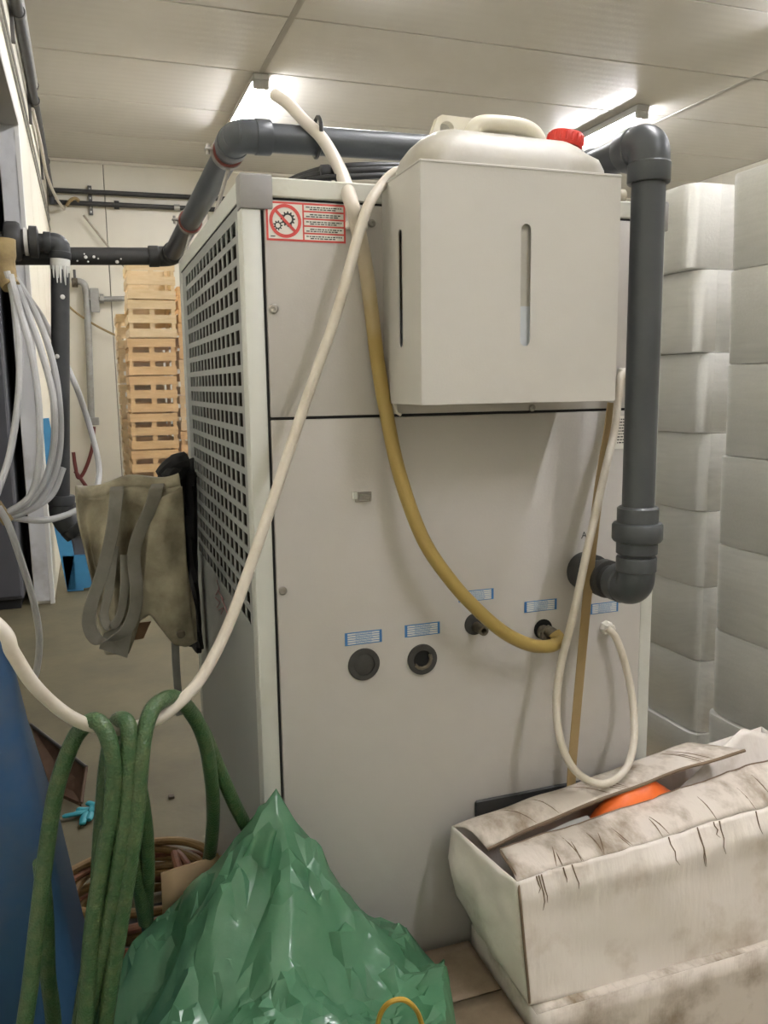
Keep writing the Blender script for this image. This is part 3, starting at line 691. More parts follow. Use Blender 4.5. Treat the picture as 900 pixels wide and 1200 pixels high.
# ------------------------------------------------------------------ green plastic bag
import numpy as np
from mathutils.geometry import delaunay_2d_cdt
rs = np.random.RandomState(5)
X0, X1, Y0, Y1 = -.42, .335, -.60, .18
def bag_base(x, y):
    dx, dy = x-.004, y+.085
    rad = np.hypot(dx, dy); th = np.arctan2(dy, dx)
    sl = 1.40+.40*(.5+.5*np.cos(th)); sl = sl*(1-.25*np.maximum(0, -np.sin(th)))
    z = .668-sl*rad*(1-.35*rad)
    z = np.maximum(z, .385-.8*np.maximum(0, np.hypot((x-.16)*.9, (y+.22)*.75)-.06)-4*np.maximum(0, x-.245))
    z = np.maximum(z, .47-.8*np.maximum(0, np.hypot((x+.03)*.6, (y+.36)*.8)-.07))
    z = z-5*np.maximum(0, x-(.215+.45*(y+.25)))
    return z+.012*np.sin(7*th+5*rad)*np.minimum(1, rad/.1), np.minimum(1, (rad+.015)/.07)
def tin(n, amp, inner=None):
    p = np.stack([rs.uniform(X0, X1, n), rs.uniform(Y0, Y1, n)], 1)
    p = np.concatenate([p, [[X0, Y0], [X1, Y0], [X0, Y1], [X1, Y1], [.004, -.085]]])
    h = rs.uniform(-amp, amp, len(p)); h[-5:] = 0
    vs, _, fs, *_r = delaunay_2d_cdt([Vector(q) for q in p], [], [], 0, 1e-6)
    return np.array([list(v) for v in vs]), h, [tuple(f_) for f_ in fs]
def tin_eval(T, q):
    p, h, fs = T; out = np.zeros(len(q))
    for a, b_, c_ in fs:
        A, B, D = p[a], p[b_], p[c_]; den = (B[1]-D[1])*(A[0]-D[0])+(D[0]-B[0])*(A[1]-D[1])
        if abs(den) < 1e-12: continue
        l1 = ((B[1]-D[1])*(q[:,0]-D[0])+(D[0]-B[0])*(q[:,1]-D[1]))/den
        l2 = ((D[1]-A[1])*(q[:,0]-D[0])+(A[0]-D[0])*(q[:,1]-D[1]))/den
        m = (l1 >= -1e-9) & (l2 >= -1e-9) & (l1+l2 <= 1+1e-9)
        out[m] = l1[m]*h[a]+l2[m]*h[b_]+(1-l1[m]-l2[m])*h[c_]
    return out
T1, T2, T3 = tin(130, .036), tin(560, .020), tin(4600, .0036)
P3 = T3[0]; zb, fade = bag_base(P3[:,0], P3[:,1])
zz = zb+fade*(tin_eval(T1, P3)+tin_eval(T2, P3)+T3[1])
g = G()
ok = [(zz[i] > -.02 and P3[i,1] <= (-.012 if P3[i,0] > -.012 else .2)) for i in range(len(P3))]
g.v = [Vector((P3[i,0], P3[i,1], max(zz[i], .003))) for i in range(len(P3))]
g.f = [f_ for f_ in T3[2] if all(ok[k] for k in f_) and max((P3[f_[0]]-P3[f_[1]]).dot(P3[f_[0]]-P3[f_[1]]), (P3[f_[1]]-P3[f_[2]]).dot(P3[f_[1]]-P3[f_[2]])) < .01]
bagm = MATS['baggreen']
nt = bagm.node_tree; b = nt.nodes['Principled BSDF']; tl = nt.nodes.new('ShaderNodeBsdfTranslucent'); tl.inputs[0].default_value = (.16,.46,.25,1)
mx = nt.nodes.new('ShaderNodeMixShader'); mx.inputs[0].default_value = .22
nt.links.new(b.outputs[0], mx.inputs[1]); nt.links.new(tl.outputs[0], mx.inputs[2]); nt.links.new(mx.outputs[0], nt.nodes['Material Output'].inputs[0])
bag = thing('plastic_bag', 'large crumpled translucent green plastic bag heaped against the chiller corner', 'plastic bag', (-.02, -.2, .003))
bo = obj('bag_film', g, 'baggreen', bag, ang=26)
# upstanding torn hem at the left of the peak
def hem(u, v):
    p = Vector(Y(284+38*u, 1006+10*u, -.135)).lerp(Vector(Y(316+18*u, 963+22*u, -.125)), v)
    return p+Vector((0, .012*math.sin(u*7+v*3), 0))
obj('bag_hem', grid(G(), hem, 14, 8), 'baggreen', bag, ang=180)
hose_thing('wire', 'thin yellow wire loop poking up in front of the green bag', P_([(440,1215,-.40),(446,1188,-.41),(458,1174,-.42),(474,1172,-.42),(488,1184,-.41),(496,1205,-.40)]), .0032, 'yellowwire', 'wire', 6, 8)

# ------------------------------------------------------------------ cartons at bottom right
def patch(g, c00, c10, c11, c01, nu, nv, amp, seed, nrm, edge=True):
    c00, c10, c11, c01 = map(Vector, (c00, c10, c11, c01)); nrm = Vector(nrm)
    def fn(u, v):
        p = (c00*(1-u)+c10*u)*(1-v)+(c01*(1-u)+c11*u)*v
        w = min(1, 6*min(u, 1-u, v, 1-v)+.15)
        return p+nrm*(nz(p, 9, amp, seed)+nz(p, 24, amp*.45, seed+2))*w
    return grid(g, fn, nu, nv)
wc = thing('white_carton', 'dirty white cardboard box with split top flaps and orange contents', 'cardboard box', (.62, -.145, .282))
FL_, FR_ = Y(606,1034,-.235), Vector((1.0, -.232, .575)); BL_, BR_ = Y(620,1178,-.245), Vector((1.0, -.245, .322))
FR_ = FL_.lerp(Y(900,948,-.232), (1.0-FL_.x)/(Y(900,948,-.232).x-FL_.x)); BR_ = BL_.lerp(Y(900,1112,-.245), (1.0-BL_.x)/(Y(900,1112,-.245).x-BL_.x))
RL_, RR_ = Y(530,968,-.05), Vector((1.0, -.03, .59)); DL_, DR_ = Y(560,1088,-.10), Vector((1.0, -.04, .33))
CT = BL_.z-.004
def fwl(u, v):
    p = (BL_*(1-u)+BR_*u)*(1-v)+(FL_*(1-u)+FR_*u)*v
    e_ = min(1, 8*min(u+.02, 1-u))*min(1, 8*v)
    d = nz(p, 7, .010, 1)+nz(p, 20, .003, 2)
    band = max(0, 1-abs(v-.84)/.14)
    d += band*(.006+.010*nz((p.x*26, 0, p.z*5), 1, 1, 4))-max(0, (v-.86)/.14)*(.008+.008*nz((p.x*40, 0, 2), 1, 1, 6))
    return p+Vector((0,-1,.15))*d*e_
obj('front_wall', grid(G(), fwl, 90, 30), 'carton_white', wc, thick=.003)
# left wall bulges out and is crushed at its upper front corner
def lw(u, v):
    rear = [DL_, Y(535,1048,-.07), Y(526,1005,-.055), RL_]; k = min(int(v*3), 2); f_ = v*3-k
    rp_ = rear[k].lerp(rear[k+1], f_); fp = BL_.lerp(FL_, v)
    p = fp.lerp(rp_, u)
    w = math.sin(PI*u)*math.sin(PI*v)
    return p+Vector((-1,-.3,0))*(.012*w+nz(p, 16, .009, 3)*min(1, 4*w)+.006*abs(nz(p, 30, 1, 5))*min(1, 4*w))
obj('left_wall', grid(G(), lw, 24, 24), 'carton_white', wc, thick=.003)
obj('rear_wall', patch(G(), DL_, DR_, RR_, RL_, 20, 8, .006, 4, (0,1,0)), 'carton_white', wc, thick=.003)
obj('right_wall', patch(G(), BR_, DR_, RR_, FR_, 8, 8, .004, 5, (1,0,0)), 'carton_white', wc, thick=.003)
obj('bottom', patch(G(), BL_, BR_, DR_, DL_, 8, 8, .0, 5, (0,0,1)), 'carton_white', wc, thick=.003)
# rear flap lifting over the slit, front flap sagging
F0, F1 = Y(571,992,-.122), Y(873,876,-.145)
def rf(u, v):
    a = RL_.lerp(Y(806,869,-.04), u); b_ = F0.lerp(F1, u)
    p = a.lerp(b_, v)
    p.z += .010*math.sin(PI*u)*v-.004+nz(p, 12, .006, 6)+.012*math.sin(PI*v)*(1-u)
    return p
fl = obj('rear_flap', grid(G(), rf, 40, 12), 'carton_top', wc, thick=.004); fl['label'] = 'dirt-stained rear top flap with a torn free edge'
g = sweep(G(), [rf(k/40, 1) for k in range(41)], .0032, 6); obj('torn_edge', g, 'carton_edge', fl)
def ff(u, v):
    a = fwl(u, 1); b_ = Y(586,996,-.15).lerp(Y(900,892,-.145), u*1.08)
    p = a.lerp(b_, v); p.z += nz(p, 13, .006, 8)*min(1, 5*v)+.006*math.sin(PI*v)+.004*abs(nz((p.x*30, p.y*4, 0), 1, 1, 9))*min(1, 4*v); return p
fl = obj('front_flap', grid(G(), ff, 44, 10), 'carton_top', wc, thick=.004); fl['label'] = 'front top flap with brown dirt and cracked folds'
g = sweep(G(), [ff(k/44, 1) for k in range(45)], .003, 6); obj('torn_edge', g, 'carton_edge', fl)
g = sweep(G(), smooth([ff(0, .95), ff(.0, .6)+Vector((-.004,0,.002)), ff(.004, .1), FL_.lerp(BL_, .12)+Vector((0,-.004,0)), FL_.lerp(BL_, .4)+Vector((.0,-.004,0)), FL_.lerp(BL_, .97)+Vector((0,-.003,0))], 5), .0022, 6); obj('corner_crease', g, 'carton_edge', wc)
def rfl(u, v):
    a = Y(782,934,-.11).lerp(Y(870,857,-.06), u); b_ = Y(960,925,-.13).lerp(Y(1000,880,-.04), u)
    p = a.lerp(b_, v); p.z += nz(p, 9, .008, 11); return p
obj('side_flap', grid(G(), rfl, 10, 12), 'carton_white', wc, thick=.004)['label'] = 'white right flap standing slightly up'
g = G()
for k in range(13):
    u = random.uniform(.06, .8); du = random.uniform(-.02, .05); v1 = random.uniform(.3, 1)
    sweep(g, [ff(min(1, u+du*t_/4*v1), v1*t_/4)+Vector((0, 0, .0022)) for t_ in range(5)], [.0004, .0009, .0012, .0008, .0003], 5)
for k in range(12):
    u = random.uniform(.05, .78); v1 = random.uniform(.72, .92)
    sweep(g, [fwl(u+.012*(t_/4)*random.uniform(-.3, 1), 1-(1-v1)*t_/4)+Vector((0, -.0022, 0)) for t_ in range(5)], [.0012, .0011, .0012, .0008, .0003], 5)
for k in range(9):
    u = random.uniform(.05, .9); du = random.uniform(-.02, .03)
    sweep(g, [rf(min(1, max(0, u+du*t_/4)), .1+.85*t_/4)+Vector((0, -.0005, .0024)) for t_ in range(5)], [.0003, .0008, .0011, .0008, .0003], 5)
obj('crack_lines', g, 'carton_edge', wc)['kind'] = 'stuff'
# liner film and orange bag showing through the slit
def org(u, v):
    x = .47+.30*u; y_ = -.175+.10*v
    return (x, y_, CT+.01+(.215+.075*u)*(math.sin(PI*min(1, max(0, u)))**.35)*(math.sin(PI*v)**.3)+nz((x, y_, 0), 22, .012, 2))
tag(obj('orange_bag', grid(G(), org, 30, 12), 'orange'), 'bright orange plastic bag showing through the slit of the white carton', 'bag')
g = sweep(G(), smooth(P_([(600,1000,-.14),(625,985,-.138),(650,974,-.14),(672,964,-.138),(690,958,-.14)]), 6), .004, 8, flat=(.012, .003, (0,1,0)))
obj('liner_film', g, 'hoseclear', wc)
# the lower white carton and the brown one
def carton(name, label, lo, hi, m_side, m_top, seed):
    t = thing(name, label, 'cardboard box', ((lo[0]+hi[0])/2, (lo[1]+hi[1])/2, lo[2]))
    x0, y0, z0 = lo; x1, y1, z1 = hi
    obj('front_wall', patch(G(), (x0,y0,z0), (x1,y0,z0), (x1,y0,z1), (x0,y0,z1), 24, 10, .006, seed, (0,-1,0)), m_side, t, thick=.003)
    obj('rear_wall', patch(G(), (x0,y1,z0), (x1,y1,z0), (x1,y1,z1), (x0,y1,z1), 12, 6, .003, seed+1, (0,1,0)), m_side, t, thick=.003)
    obj('left_wall', patch(G(), (x0,y0,z0), (x0,y1,z0), (x0,y1,z1), (x0,y0,z1), 10, 8, .005, seed+2, (-1,0,0)), m_side, t, thick=.003)
    obj('right_wall', patch(G(), (x1,y0,z0), (x1,y1,z0), (x1,y1,z1), (x1,y0,z1), 10, 8, .004, seed+3, (1,0,0)), m_side, t, thick=.003)
    ym = (y0+y1)/2
    obj('top_flap', patch(G(), (x0,y0,z1), (x1,y0,z1), (x1,ym-.002,z1), (x0,ym-.002,z1), 24, 6, .003, seed+4, (0,0,-1)), m_top, t, thick=.003)
    obj('top_flap', patch(G(), (x0,ym+.002,z1), (x1,ym+.002,z1), (x1,y1,z1), (x0,y1,z1), 24, 6, .003, seed+5, (0,0,-1)), m_top, t, thick=.003)
    return t
carton('white_carton', 'lower white cardboard box squashed beneath the open white carton', (BL_.x+.004, -.262, .002), (1.02, -.03, CT), 'carton_dirty', 'carton_top', 21)
carton('brown_carton', 'dirty brown cardboard box between the green bag and the white cartons', (.10, -.29, .002), (BL_.x-.004, -.03, .283), 'carton_brown', 'carton_brown', 31)
# small tan carton behind the bag
q = [Y(190,1033,-.0), Y(262,1022,-.0)]
g = G(); x0, x1 = q[0].x, -.008
def cs(u, v): return (x0+(x1-x0)*u, .02+.10*(1-v)+.006*math.sin(u*4), .002+(q[0].z+.012*u)*v)
tag(obj('cardboard_sheet', grid(G(), cs, 8, 8), 'cardboard', thick=.004), 'plain tan cardboard sheet standing half hidden behind the green bag', 'cardboard')

# ------------------------------------------------------------------ blue tub, metal tray, gloves at left
t = thing('blue_tub', 'big scuffed blue plastic tub tapering upward at the left edge', 'tub', (-.65, .06, .0))
secs = [(.02, -.262, -.02, .34), (.30, -.300, .0, .30), (.55, -.327, .02, .24), (.75, -.353, .03, .18), (.86, -.366, .035, .14), (.93, -.374, .04, .11)]
g = G()
for z, xr, y0, y1 in secs:
    r_ = rr(-.98+(z*.06), xr, y0-.01, y1, .05, 5); n = len(r_)
    g.v += [Vector((p[0]+nz((p[0], p[1], z), 5, .006), p[1]+nz((p[0], p[1], z), 4, .008, 3), z)) for p in r_]
for i in range(len(secs)-1):
    for k in range(n): g.f.append((i*n+k, i*n+(k+1)%n, (i+1)*n+(k+1)%n, (i+1)*n+k))
g.f.append(tuple(range(n))[::-1])
g.xf(Matrix.Translation((0, 0, 0)))
# keep it clear of the wall
for v in g.v: v.x = max(v.x, LX+.006)
obj('tub_wall', g, 'blue', t, ang=50)
g = sweep(G(), [Vector((max(p[0], LX+.016), p[1], .93)) for p in rr(-.92, -.382, .045, .10, .025, 5)], .008, 8, closed=True)
obj('tub_rim', g, 'blue', t)
t = thing('metal_tray', 'rusty brown metal tray tilted on the floor behind the blue tub', 'tray', (-.42, 1.7, .0))
q = [at(36, 849, 2, .09), at(101, 899, 2, .09), at(95, 941, 2, .02), at(60, 925, 2, .02)]
g = G(); g.add([*q, *[v+Vector((0,0,-.012)) for v in q]], [(0,1,2,3), (7,6,5,4), (0,4,5,1), (1,5,6,2), (2,6,7,3), (3,7,4,0)])
obj('tray_plate', g, 'rust', t, sm=False)
obj('tray_lip', sweep(G(), [q[0], q[1]], .006, 8), 'darksteel', t); obj('tray_lip', sweep(G(), [q[1], q[2]], .006, 8), 'rust', t)
q2 = [(.5*(q[0].x+q[1].x), .5*(q[0].y+q[1].y))]
obj('tray_foot', box(G(), (q2[0][0]-.03, q2[0][1]-.03, 0), (q2[0][0]+.03, q2[0][1]+.03, .045)), 'darksteel', t, sm=False)
# nitrile glove: palm with five fingers lying on the floor
t = thing('glove', 'turquoise rubber glove lying flat on the concrete floor', 'glove', at(100, 952, 2, 0))
def gl(pts, rad):
    g = sweep(G(), smooth([at(a, b_, 2, .012+h_) for a, b_, h_ in pts], 4), [rad[min(len(rad)-1, int(i/4))]*1.45 for i in range((len(pts)-1)*4+1)], 10)
    for v in g.v: v.z = .012+(v.z-.012)*.55
    return g
obj('palm', gl([(100,950,0),(106,949,.003),(113,947,.004),(120,946,.004),(126,945,0)], [.008,.014,.017,.016,.012]), 'glove', t)
for pts in ([(104,950,0),(96,952,.002),(86,954,.002),(73,957,0)], [(103,952,0),(99,957,.001),(97,963,.001),(97,966,0)], [(107,952,0),(105,957,.001),(103,961,0)], [(104,948,.004),(98,948,.006),(91,948,.004)], [(112,945,.002),(108,942,.003),(103,941,0)]):
    obj('finger', gl(pts, [.008,.008,.007,.004][:len(pts)]), 'glove', t)
t = thing('floor_scrap', 'small dark scrap lying on the open floor beside the chiller', 'scrap', at(201, 935, 2, 0))
obj('scrap_chip', box(G(), at(198,937,2,0), at(204,933,2,0)+Vector((0,0,.008)), .001), 'stain', t)

# ------------------------------------------------------------------ apron and black jacket
AY = .45
ap = thing('rubber_apron', 'stiff dirty beige work apron draped over an arm beside the chiller', 'apron', (-.16, AY, .75))
Lb = [(89,583), (91,620), (98,660), (106,700), (113,740), (122,768)]
Rb = [(212,566), (215,600), (216,650), (222,700), (229,745), (231,752)]
def lerpl(l, t_):
    k = min(int(t_*(len(l)-1)), len(l)-2); f_ = t_*(len(l)-1)-k
    return (l[k][0]*(1-f_)+l[k+1][0]*f_, l[k][1]*(1-f_)+l[k+1][1]*f_)
def bottom_y(x):  # irregular hem
    pts = [(85,700),(110,742),(125,766),(150,768),(163,730),(176,720),(190,738),(204,755),(218,757),(236,748)]
    for (a, b_), (c_, d_) in zip(pts[:-1], pts[1:]):
        if a <= x <= c_: return b_+(d_-b_)*(x-a)/(c_-a)
    return 745
def apf(u, v):
    l = lerpl(Lb, v); r_ = lerpl(Rb, v)
    px = l[0]+(r_[0]-l[0])*u; top = 583-16*u+4*math.sin(u*9); pyy = top+(bottom_y(px)-top)*v
    fa = 1-max(0, min(1, (u-.48)/.2))*.85
    dep = AY-.02+fa*(.024*math.sin(u*14+v*2.2)*min(1, v*2.5+.15)+.010*math.sin(u*29-v*3)*min(1, v*2))-.012*(1-fa)*math.sin(v*2.6)
    p = Y(px, pyy, dep)
    p.y += nz((px*.02, pyy*.02, 0), 1.7, .02, 3)
    return p
obj('apron_sheet', grid(G(), apf, 60, 44), 'apron', ap, thick=.003, ang=60)
def apb(u, v):  # rear half hanging behind the arm
    p = apf(u, v*.7); return p+Vector((0, .075-.02*(1-v), -.0))
obj('apron_back', grid(G(), apb, 20, 14), 'apron_grey', ap, thick=.003)
def apt(u, v):
    a = apf(u, 0); b_ = apb(u, 0); p = a.lerp(b_, v); p.z += .020*math.sin(PI*v); return p
obj('apron_fold', grid(G(), apt, 40, 6), 'apron', ap, thick=.003)
def strap(pts, m, w=.02, nm='apron_strap', parent=ap):
    return obj(nm, sweep(G(), smooth(P_(pts), 8), .005, 10, flat=(w, .003, (1,.3,0))), m, parent)
d0 = AY-.075
strap([(138,570,AY+.03),(137,572,AY-.03),(136,584,AY-.07),(131,625,d0-.005),(120,670,d0-.01),(108,705,d0-.01),(104,730,d0-.01),(112,748,d0-.01),(128,750,d0-.015),(148,738,d0-.015),(158,715,d0-.01),(160,690,d0-.01),(157,650,d0-.01),(165,620,d0-.005),(176,596,d0),(183,574,AY-.06),(186,565,AY+.02)], 'apron_grey', .026)
strap([(134,640,d0+.01),(128,690,d0),(122,720,d0),(128,735,d0-.005),(140,722,d0),(146,690,d0),(146,650,d0+.01)], 'apron_grey', .018)
g = G(); c_ = [Y(122,742,d0+.02), Y(158,725,d0+.02), Y(149,771,d0+.01), Y(116,760,d0+.01)]; g.add(c_, [(0,1,2,3)])
obj('apron_tab', g, 'apron_grey', ap, thick=.004, sm=False)
g = G(); c_ = [Y(160,730,AY+.03), Y(177,728,AY+.03), Y(168,748,AY+.03), Y(157,750,AY+.03)]; g.add(c_, [(0,1,2,3)])
obj('apron_tab', g, 'apron_rust', ap, thick=.004, sm=False)
def bib(u, v):
    l = lerpl([(181,588), (174,620), (171,655), (166,695), (164,726)], v); r_ = lerpl([(213,570), (216,610), (218,655), (223,705), (231,751)], v)
    px = l[0]+(r_[0]-l[0])*u; t0 = l[1]+(r_[1]-l[1])*u
    if v > .75: t0 += (bottom_y(px)-t0)*(v-.75)/.25
    p = Y(px, t0, AY-.058-.012*math.sin(PI*u)-.012*math.sin(v*5)*(1-u)+.02*max(0, .25-v)); p.y += nz((px*.03, t0*.02, 0), 1.5, .012, 5); return p
obj('apron_bib', grid(G(), bib, 20, 30), 'apron', ap, thick=.003, ang=60)
p = Y(212, 743, AY-.085)
rv = obj('rivet', lathe(G(), [(.0085, .004), (.0085, -.002), (.006, -.005), (.003, -.005)], p, (0,1,0), 16), 'brassdirt', ap)
strap([(205,748,AY-.03),(207,790,AY-.03),(211,838,AY-.03)], 'galv', .017, 'hanging_strap')
# jacket
JY = .72
def jk(u, v):
    l = [(191,556), (194,585), (202,620), (213,670), (219,715), (223,755)]; r_ = [(226,536), (228,600), (229,650), (231,690), (234,725), (236,760)]
    a = lerpl(l, v); b_ = lerpl(r_, v); p = Y(a[0]+(b_[0]-a[0])*u, a[1]+(b_[1]-a[1])*u, JY)
    p.y += -.035*math.sin(PI*u)+.016*math.sin(u*11+v*5)+nz((u*2, v*4, 0), 2, .02)
    p.x = min(p.x, -.006); return p
ja = thing('jacket', 'black jacket hanging between the apron and the chiller grille', 'jacket', (-.03, JY, .6))
obj('jacket_body', grid(G(), jk, 16, 30), 'jacket', ja, thick=.012)
obj('jacket_collar', sweep(G(), smooth(P_([(190,572,JY-.05),(192,556,JY-.06),(204,544,JY-.07),(217,540,JY-.06)]), 6), [.012]*6+[.02]*7+[.022]*6, 10), 'jacket', ja)
obj('jacket_sleeve', sweep(G(), smooth(P_([(212,548,JY-.05),(202,556,JY-.075),(195,570,JY-.08),(190,576,JY-.08)]), 6), [.022]*9+[.014]*10, 10), 'jacket', ja)

# ------------------------------------------------------------------ translucent hoses coiled at the left pipe
th = thing('clear_hose', 'milky translucent plastic hose hung in a coil at the left pipe fitting', 'hose', (-.4, 1.1, 1.0))
cl_ = [
 [(8,318,1.2),(15,345,1.2),(22,400,1.18),(22,460,1.16),(12,530,1.14),(-4,580,1.12)],
 [(12,322,1.2),(22,360,1.19),(36,410,1.18),(45,470,1.17),(46,535,1.16),(36,580,1.15),(6,603,1.13)],
 [(14,322,1.22),(30,360,1.22),(48,410,1.21),(62,465,1.2),(63,520,1.19),(52,565,1.18),(30,592,1.16),(4,604,1.14)],
 [(14,320,1.24),(36,355,1.25),(55,400,1.25),(67,450,1.24),(71,510,1.23),(64,555,1.21),(42,592,1.18),(8,608,1.15)],
 [(18,330,1.30),(48,370,1.45),(74,420,1.48),(92,460,1.46),(108,510,1.44),(116,548,1.42),(113,575,1.38),(105,592,1.34),(98,606,1.30)],
 [(74,548,1.26),(62,578,1.24),(42,594,1.2),(14,606,1.16)],
 [(90,598,1.30),(76,604,1.26),(50,610,1.2),(15,607,1.16)],
 [(-2,594,1.1),(10,615,1.1),(24,655,1.1),(38,700,1.1),(46,745,1.1),(43,785,1.1),(35,805,1.1)],
]
for l in cl_: obj('hose_coil', hose(G(), P_(l), .0092, 8, 10), 'hoseclear', th)
obj('tape_wrap', sweep(G(), smooth(P_([(4,280,1.22),(5,300,1.22),(8,325,1.22),(13,336,1.21)]), 4), [.03]*5+[.026]*4+[.024]*4, 12), 'ochre', th)
obj('tape_wrap', sweep(G(), smooth(P_([(-6,590,1.13),(4,604,1.13),(10,612,1.13)]), 4), .016, 10), 'ochre', th)

# ------------------------------------------------------------------ back of the room: thin pipes, taps, blue frame
def bw(px, py_): return at(px, py_, 1, BY-.09)
wp = thing('wall_pipe', 'pair of black pipes along the back wall on a perforated bracket', 'pipe', (.3, BY-.03, 3.2))
for z, xe in ((3.345, 2.4), (3.225, 2.4)):
    obj('pipe', sweep(G(), [(LX+.03, BY-.06, z), (xe, BY-.06, z+.02)], .026, 12), 'pvc_dark', wp)
br = obj('bracket_rail', box(G(), (-.09, BY-.03, 3.12), (-.05, BY, 3.42), .002), 'darksteel', wp)
for k in range(6): obj('slot_hole', box(G(), (-.078, BY-.032, 3.14+k*.047), (-.062, BY-.03, 3.16+k*.047)), 'alu', br, sm=False)
obj('coupling', lathe(G(), [(.045, 0), (.045, .05)], (.17, BY-.06, 3.229), (1,0,0), 14), 'pvc_dark', wp)
obj('coupling', lathe(G(), [(.035, 0), (.037, .06)], (.80, BY-.06, 3.234), (1,0,0), 14), 'galv', wp)
lwp = thing('side_pipe', 'grey pipes running along the top of the left wall in clamps', 'pipe', (LX+.06, 5, 3.3))
obj('pipe', sweep(G(), [(LX+.045, 2.3, 3.31), (LX+.045, BY-.06, 3.30)], .03, 12), 'pvc_old', lwp)
obj('pipe', sweep(G(), [(LX+.045, 2.3, 3.41), (LX+.045, 5.5, 3.41)], .032, 12), 'galv', lwp)
obj('pipe', sweep(G(), [(LX+.045, BY-.06, 3.30), (LX+.045, BY-.06, 3.2)], .03, 12), 'pvc_old', lwp)
for yy in (4.0, 5.5, 7.2):
    s_ = obj('clamp_rail', box(G(), (LX, yy-.02, 3.15), (LX+.02, yy+.02, 3.47), .002), 'darksteel', lwp)
    for z in (3.31, 3.41) if yy < 6 else (3.31,):
        obj('clamp_ring', lathe(G(), [(.038, -.015), (.038, .015)], (LX+.045, yy, z), (0,1,0), 14), 'darksteel', s_)
for z in (2.95, 3.05):
    tag(obj('wall_cable', sweep(G(), [(LX+.008, 2.5, z), (LX+.008, BY-.02, z)], .007, 6), 'galv'), ['lower thin cable clipped along the upper left wall', 'upper thin cable clipped along the upper left wall'][z > 3], 'cable')
hose_thing('air_tube', 'thin pale tube hanging from the left wall pipe near the back corner', [at(38,128,1,5.5), at(48,170,1,6.5), at(55,205,1,7.3), at(66,232,1,8), at(75,245,1,BY-.06)], .014, 'hosewhite', 'tube')
hose_thing('brown_tube', 'thin brown tube crossing the back wall diagonally below the black pipes', [bw(98,252), bw(112,270), bw(130,293), bw(150,318)], .012, 'beigepipe', 'tube')
hose_thing('brown_tube', 'thin brown tube sloping across the back wall behind the tap pipe', [bw(52,329), bw(66,342), bw(84,362), bw(105,377), bw(125,388), bw(145,397)], .012, 'ochre', 'tube')
hose_thing('bent_tube', 'short brown tube bent over the lower black wall pipe', [bw(78,243)+Vector((0,-.06,0)), bw(82,237)+Vector((0,-.07,0)), bw(88,234)+Vector((0,-.07,0)), bw(93,237)+Vector((0,-.06,0))], .018, 'ochre', 'tube')
tp = thing('tap_pipe', 'galvanised riser pipe with elbow, valve and wall tee on back wall', 'pipe', (-.15, BY-.05, .7))
obj('riser', sweep(G(), [bw(101,340), bw(104,400), bw(107,490)], .036, 12), 'galv', tp)
obj('elbow_tap', sweep(G(), smooth([bw(84,331), bw(93,330), bw(99,334), bw(101,345)], 5), .036, 12), 'galv', tp)
obj('tap_handle', sweep(G(), [bw(88,331), bw(87,316)], .014, 8), 'darksteel', tp)
obj('valve', lathe(G(), [(.05, 0), (.05, .06)], bw(84,331), (1,0,0), 12), 'brassdirt', tp)
obj('tee_bracket', box(G(), bw(109,366)+Vector((-.02,-.03,0)), bw(113,338)+Vector((.02,.02,0)), .004), 'galv', tp)
obj('branch', sweep(G(), [bw(102,351), bw(148,350)], .028, 12), 'galv', tp)
obj('branch_nut', lathe(G(), [(.05, 0), (.05, .04)], bw(117,350), (1,0,0), 6), 'galv', tp)
obj('bottom_valve', box(G(), bw(104,498)+Vector((0,-.05,0)), bw(116,489)+Vector((0,.02,0)), .006), 'galv', tp)
hose_thing('red_hose', 'dark red hose crossing behind the clear hose loop', [bw(110,500), bw(108,525), bw(100,550), bw(92,560), bw(88,545), bw(86,530)], .02, 'redhose', 'hose')
hose_thing('red_hose', 'dark red hose drooping to the floor by the back wall', [bw(88,552), bw(96,563), bw(104,575), bw(112,592), bw(120,640)], .02, 'redhose', 'hose')
# blue painted frame leaning against the left wall
bf = thing('blue_rack', 'bright blue painted steel rack with dark recess leaning at the back left', 'rack', (-.38, 4.3, .0))
def bfp(px, py_, dy=0): return Y(px, py_, 4.25+dy)
def slab(name, q, th_, m, parent):
    q = [Vector(p) for p in q]; g = G(); k = len(q)
    g.add([*q, *[p+Vector((0, th_, 0)) for p in q]], [tuple(range(k)), tuple(range(2*k-1, k-1, -1))]+[(i, (i+1)%k, k+(i+1)%k, k+i) for i in range(k)])
    return obj(name, g, m, parent, sm=False)
slab('frame_stile', [bfp(37,492), bfp(57,490), bfp(87,652), bfp(98,692), bfp(79,693)], .06, 'bluebright', bf)
slab('frame_foot', [bfp(79,693), bfp(73,652), bfp(112,650), bfp(112,687)], .065, 'bluebright', bf)
slab('recess_panel', [bfp(75,590,.03), bfp(112,590,.03), bfp(112,655,.03), bfp(84,655,.03)], .05, 'wall_dark', bf)
slab('frame_shelf', [bfp(76,612,-.01), bfp(110,606,-.01), bfp(111,625,-.01), bfp(80,630,-.01)], .03, 'pvc_dark', bf)
# dark cabinet in the doorway
dc = thing('dark_cabinet', 'dark grey steel cabinet standing in the doorway at far left', 'cabinet', (-1.0, 4.1, 0))
obj('cabinet_body', box(G(), (-1.35, 3.92, .06), (-.66, 4.4, 1.95), .008), 'wall_dark', dc)
obj('cabinet_plinth', box(G(), (-1.33, 3.95, 0), (-.68, 4.4, .06)), 'gasket', dc)
obj('cabinet_door', box(G(), (-1.34, 3.905, .08), (-.67, 3.92, 1.93), .004), 'wall_dark', dc)

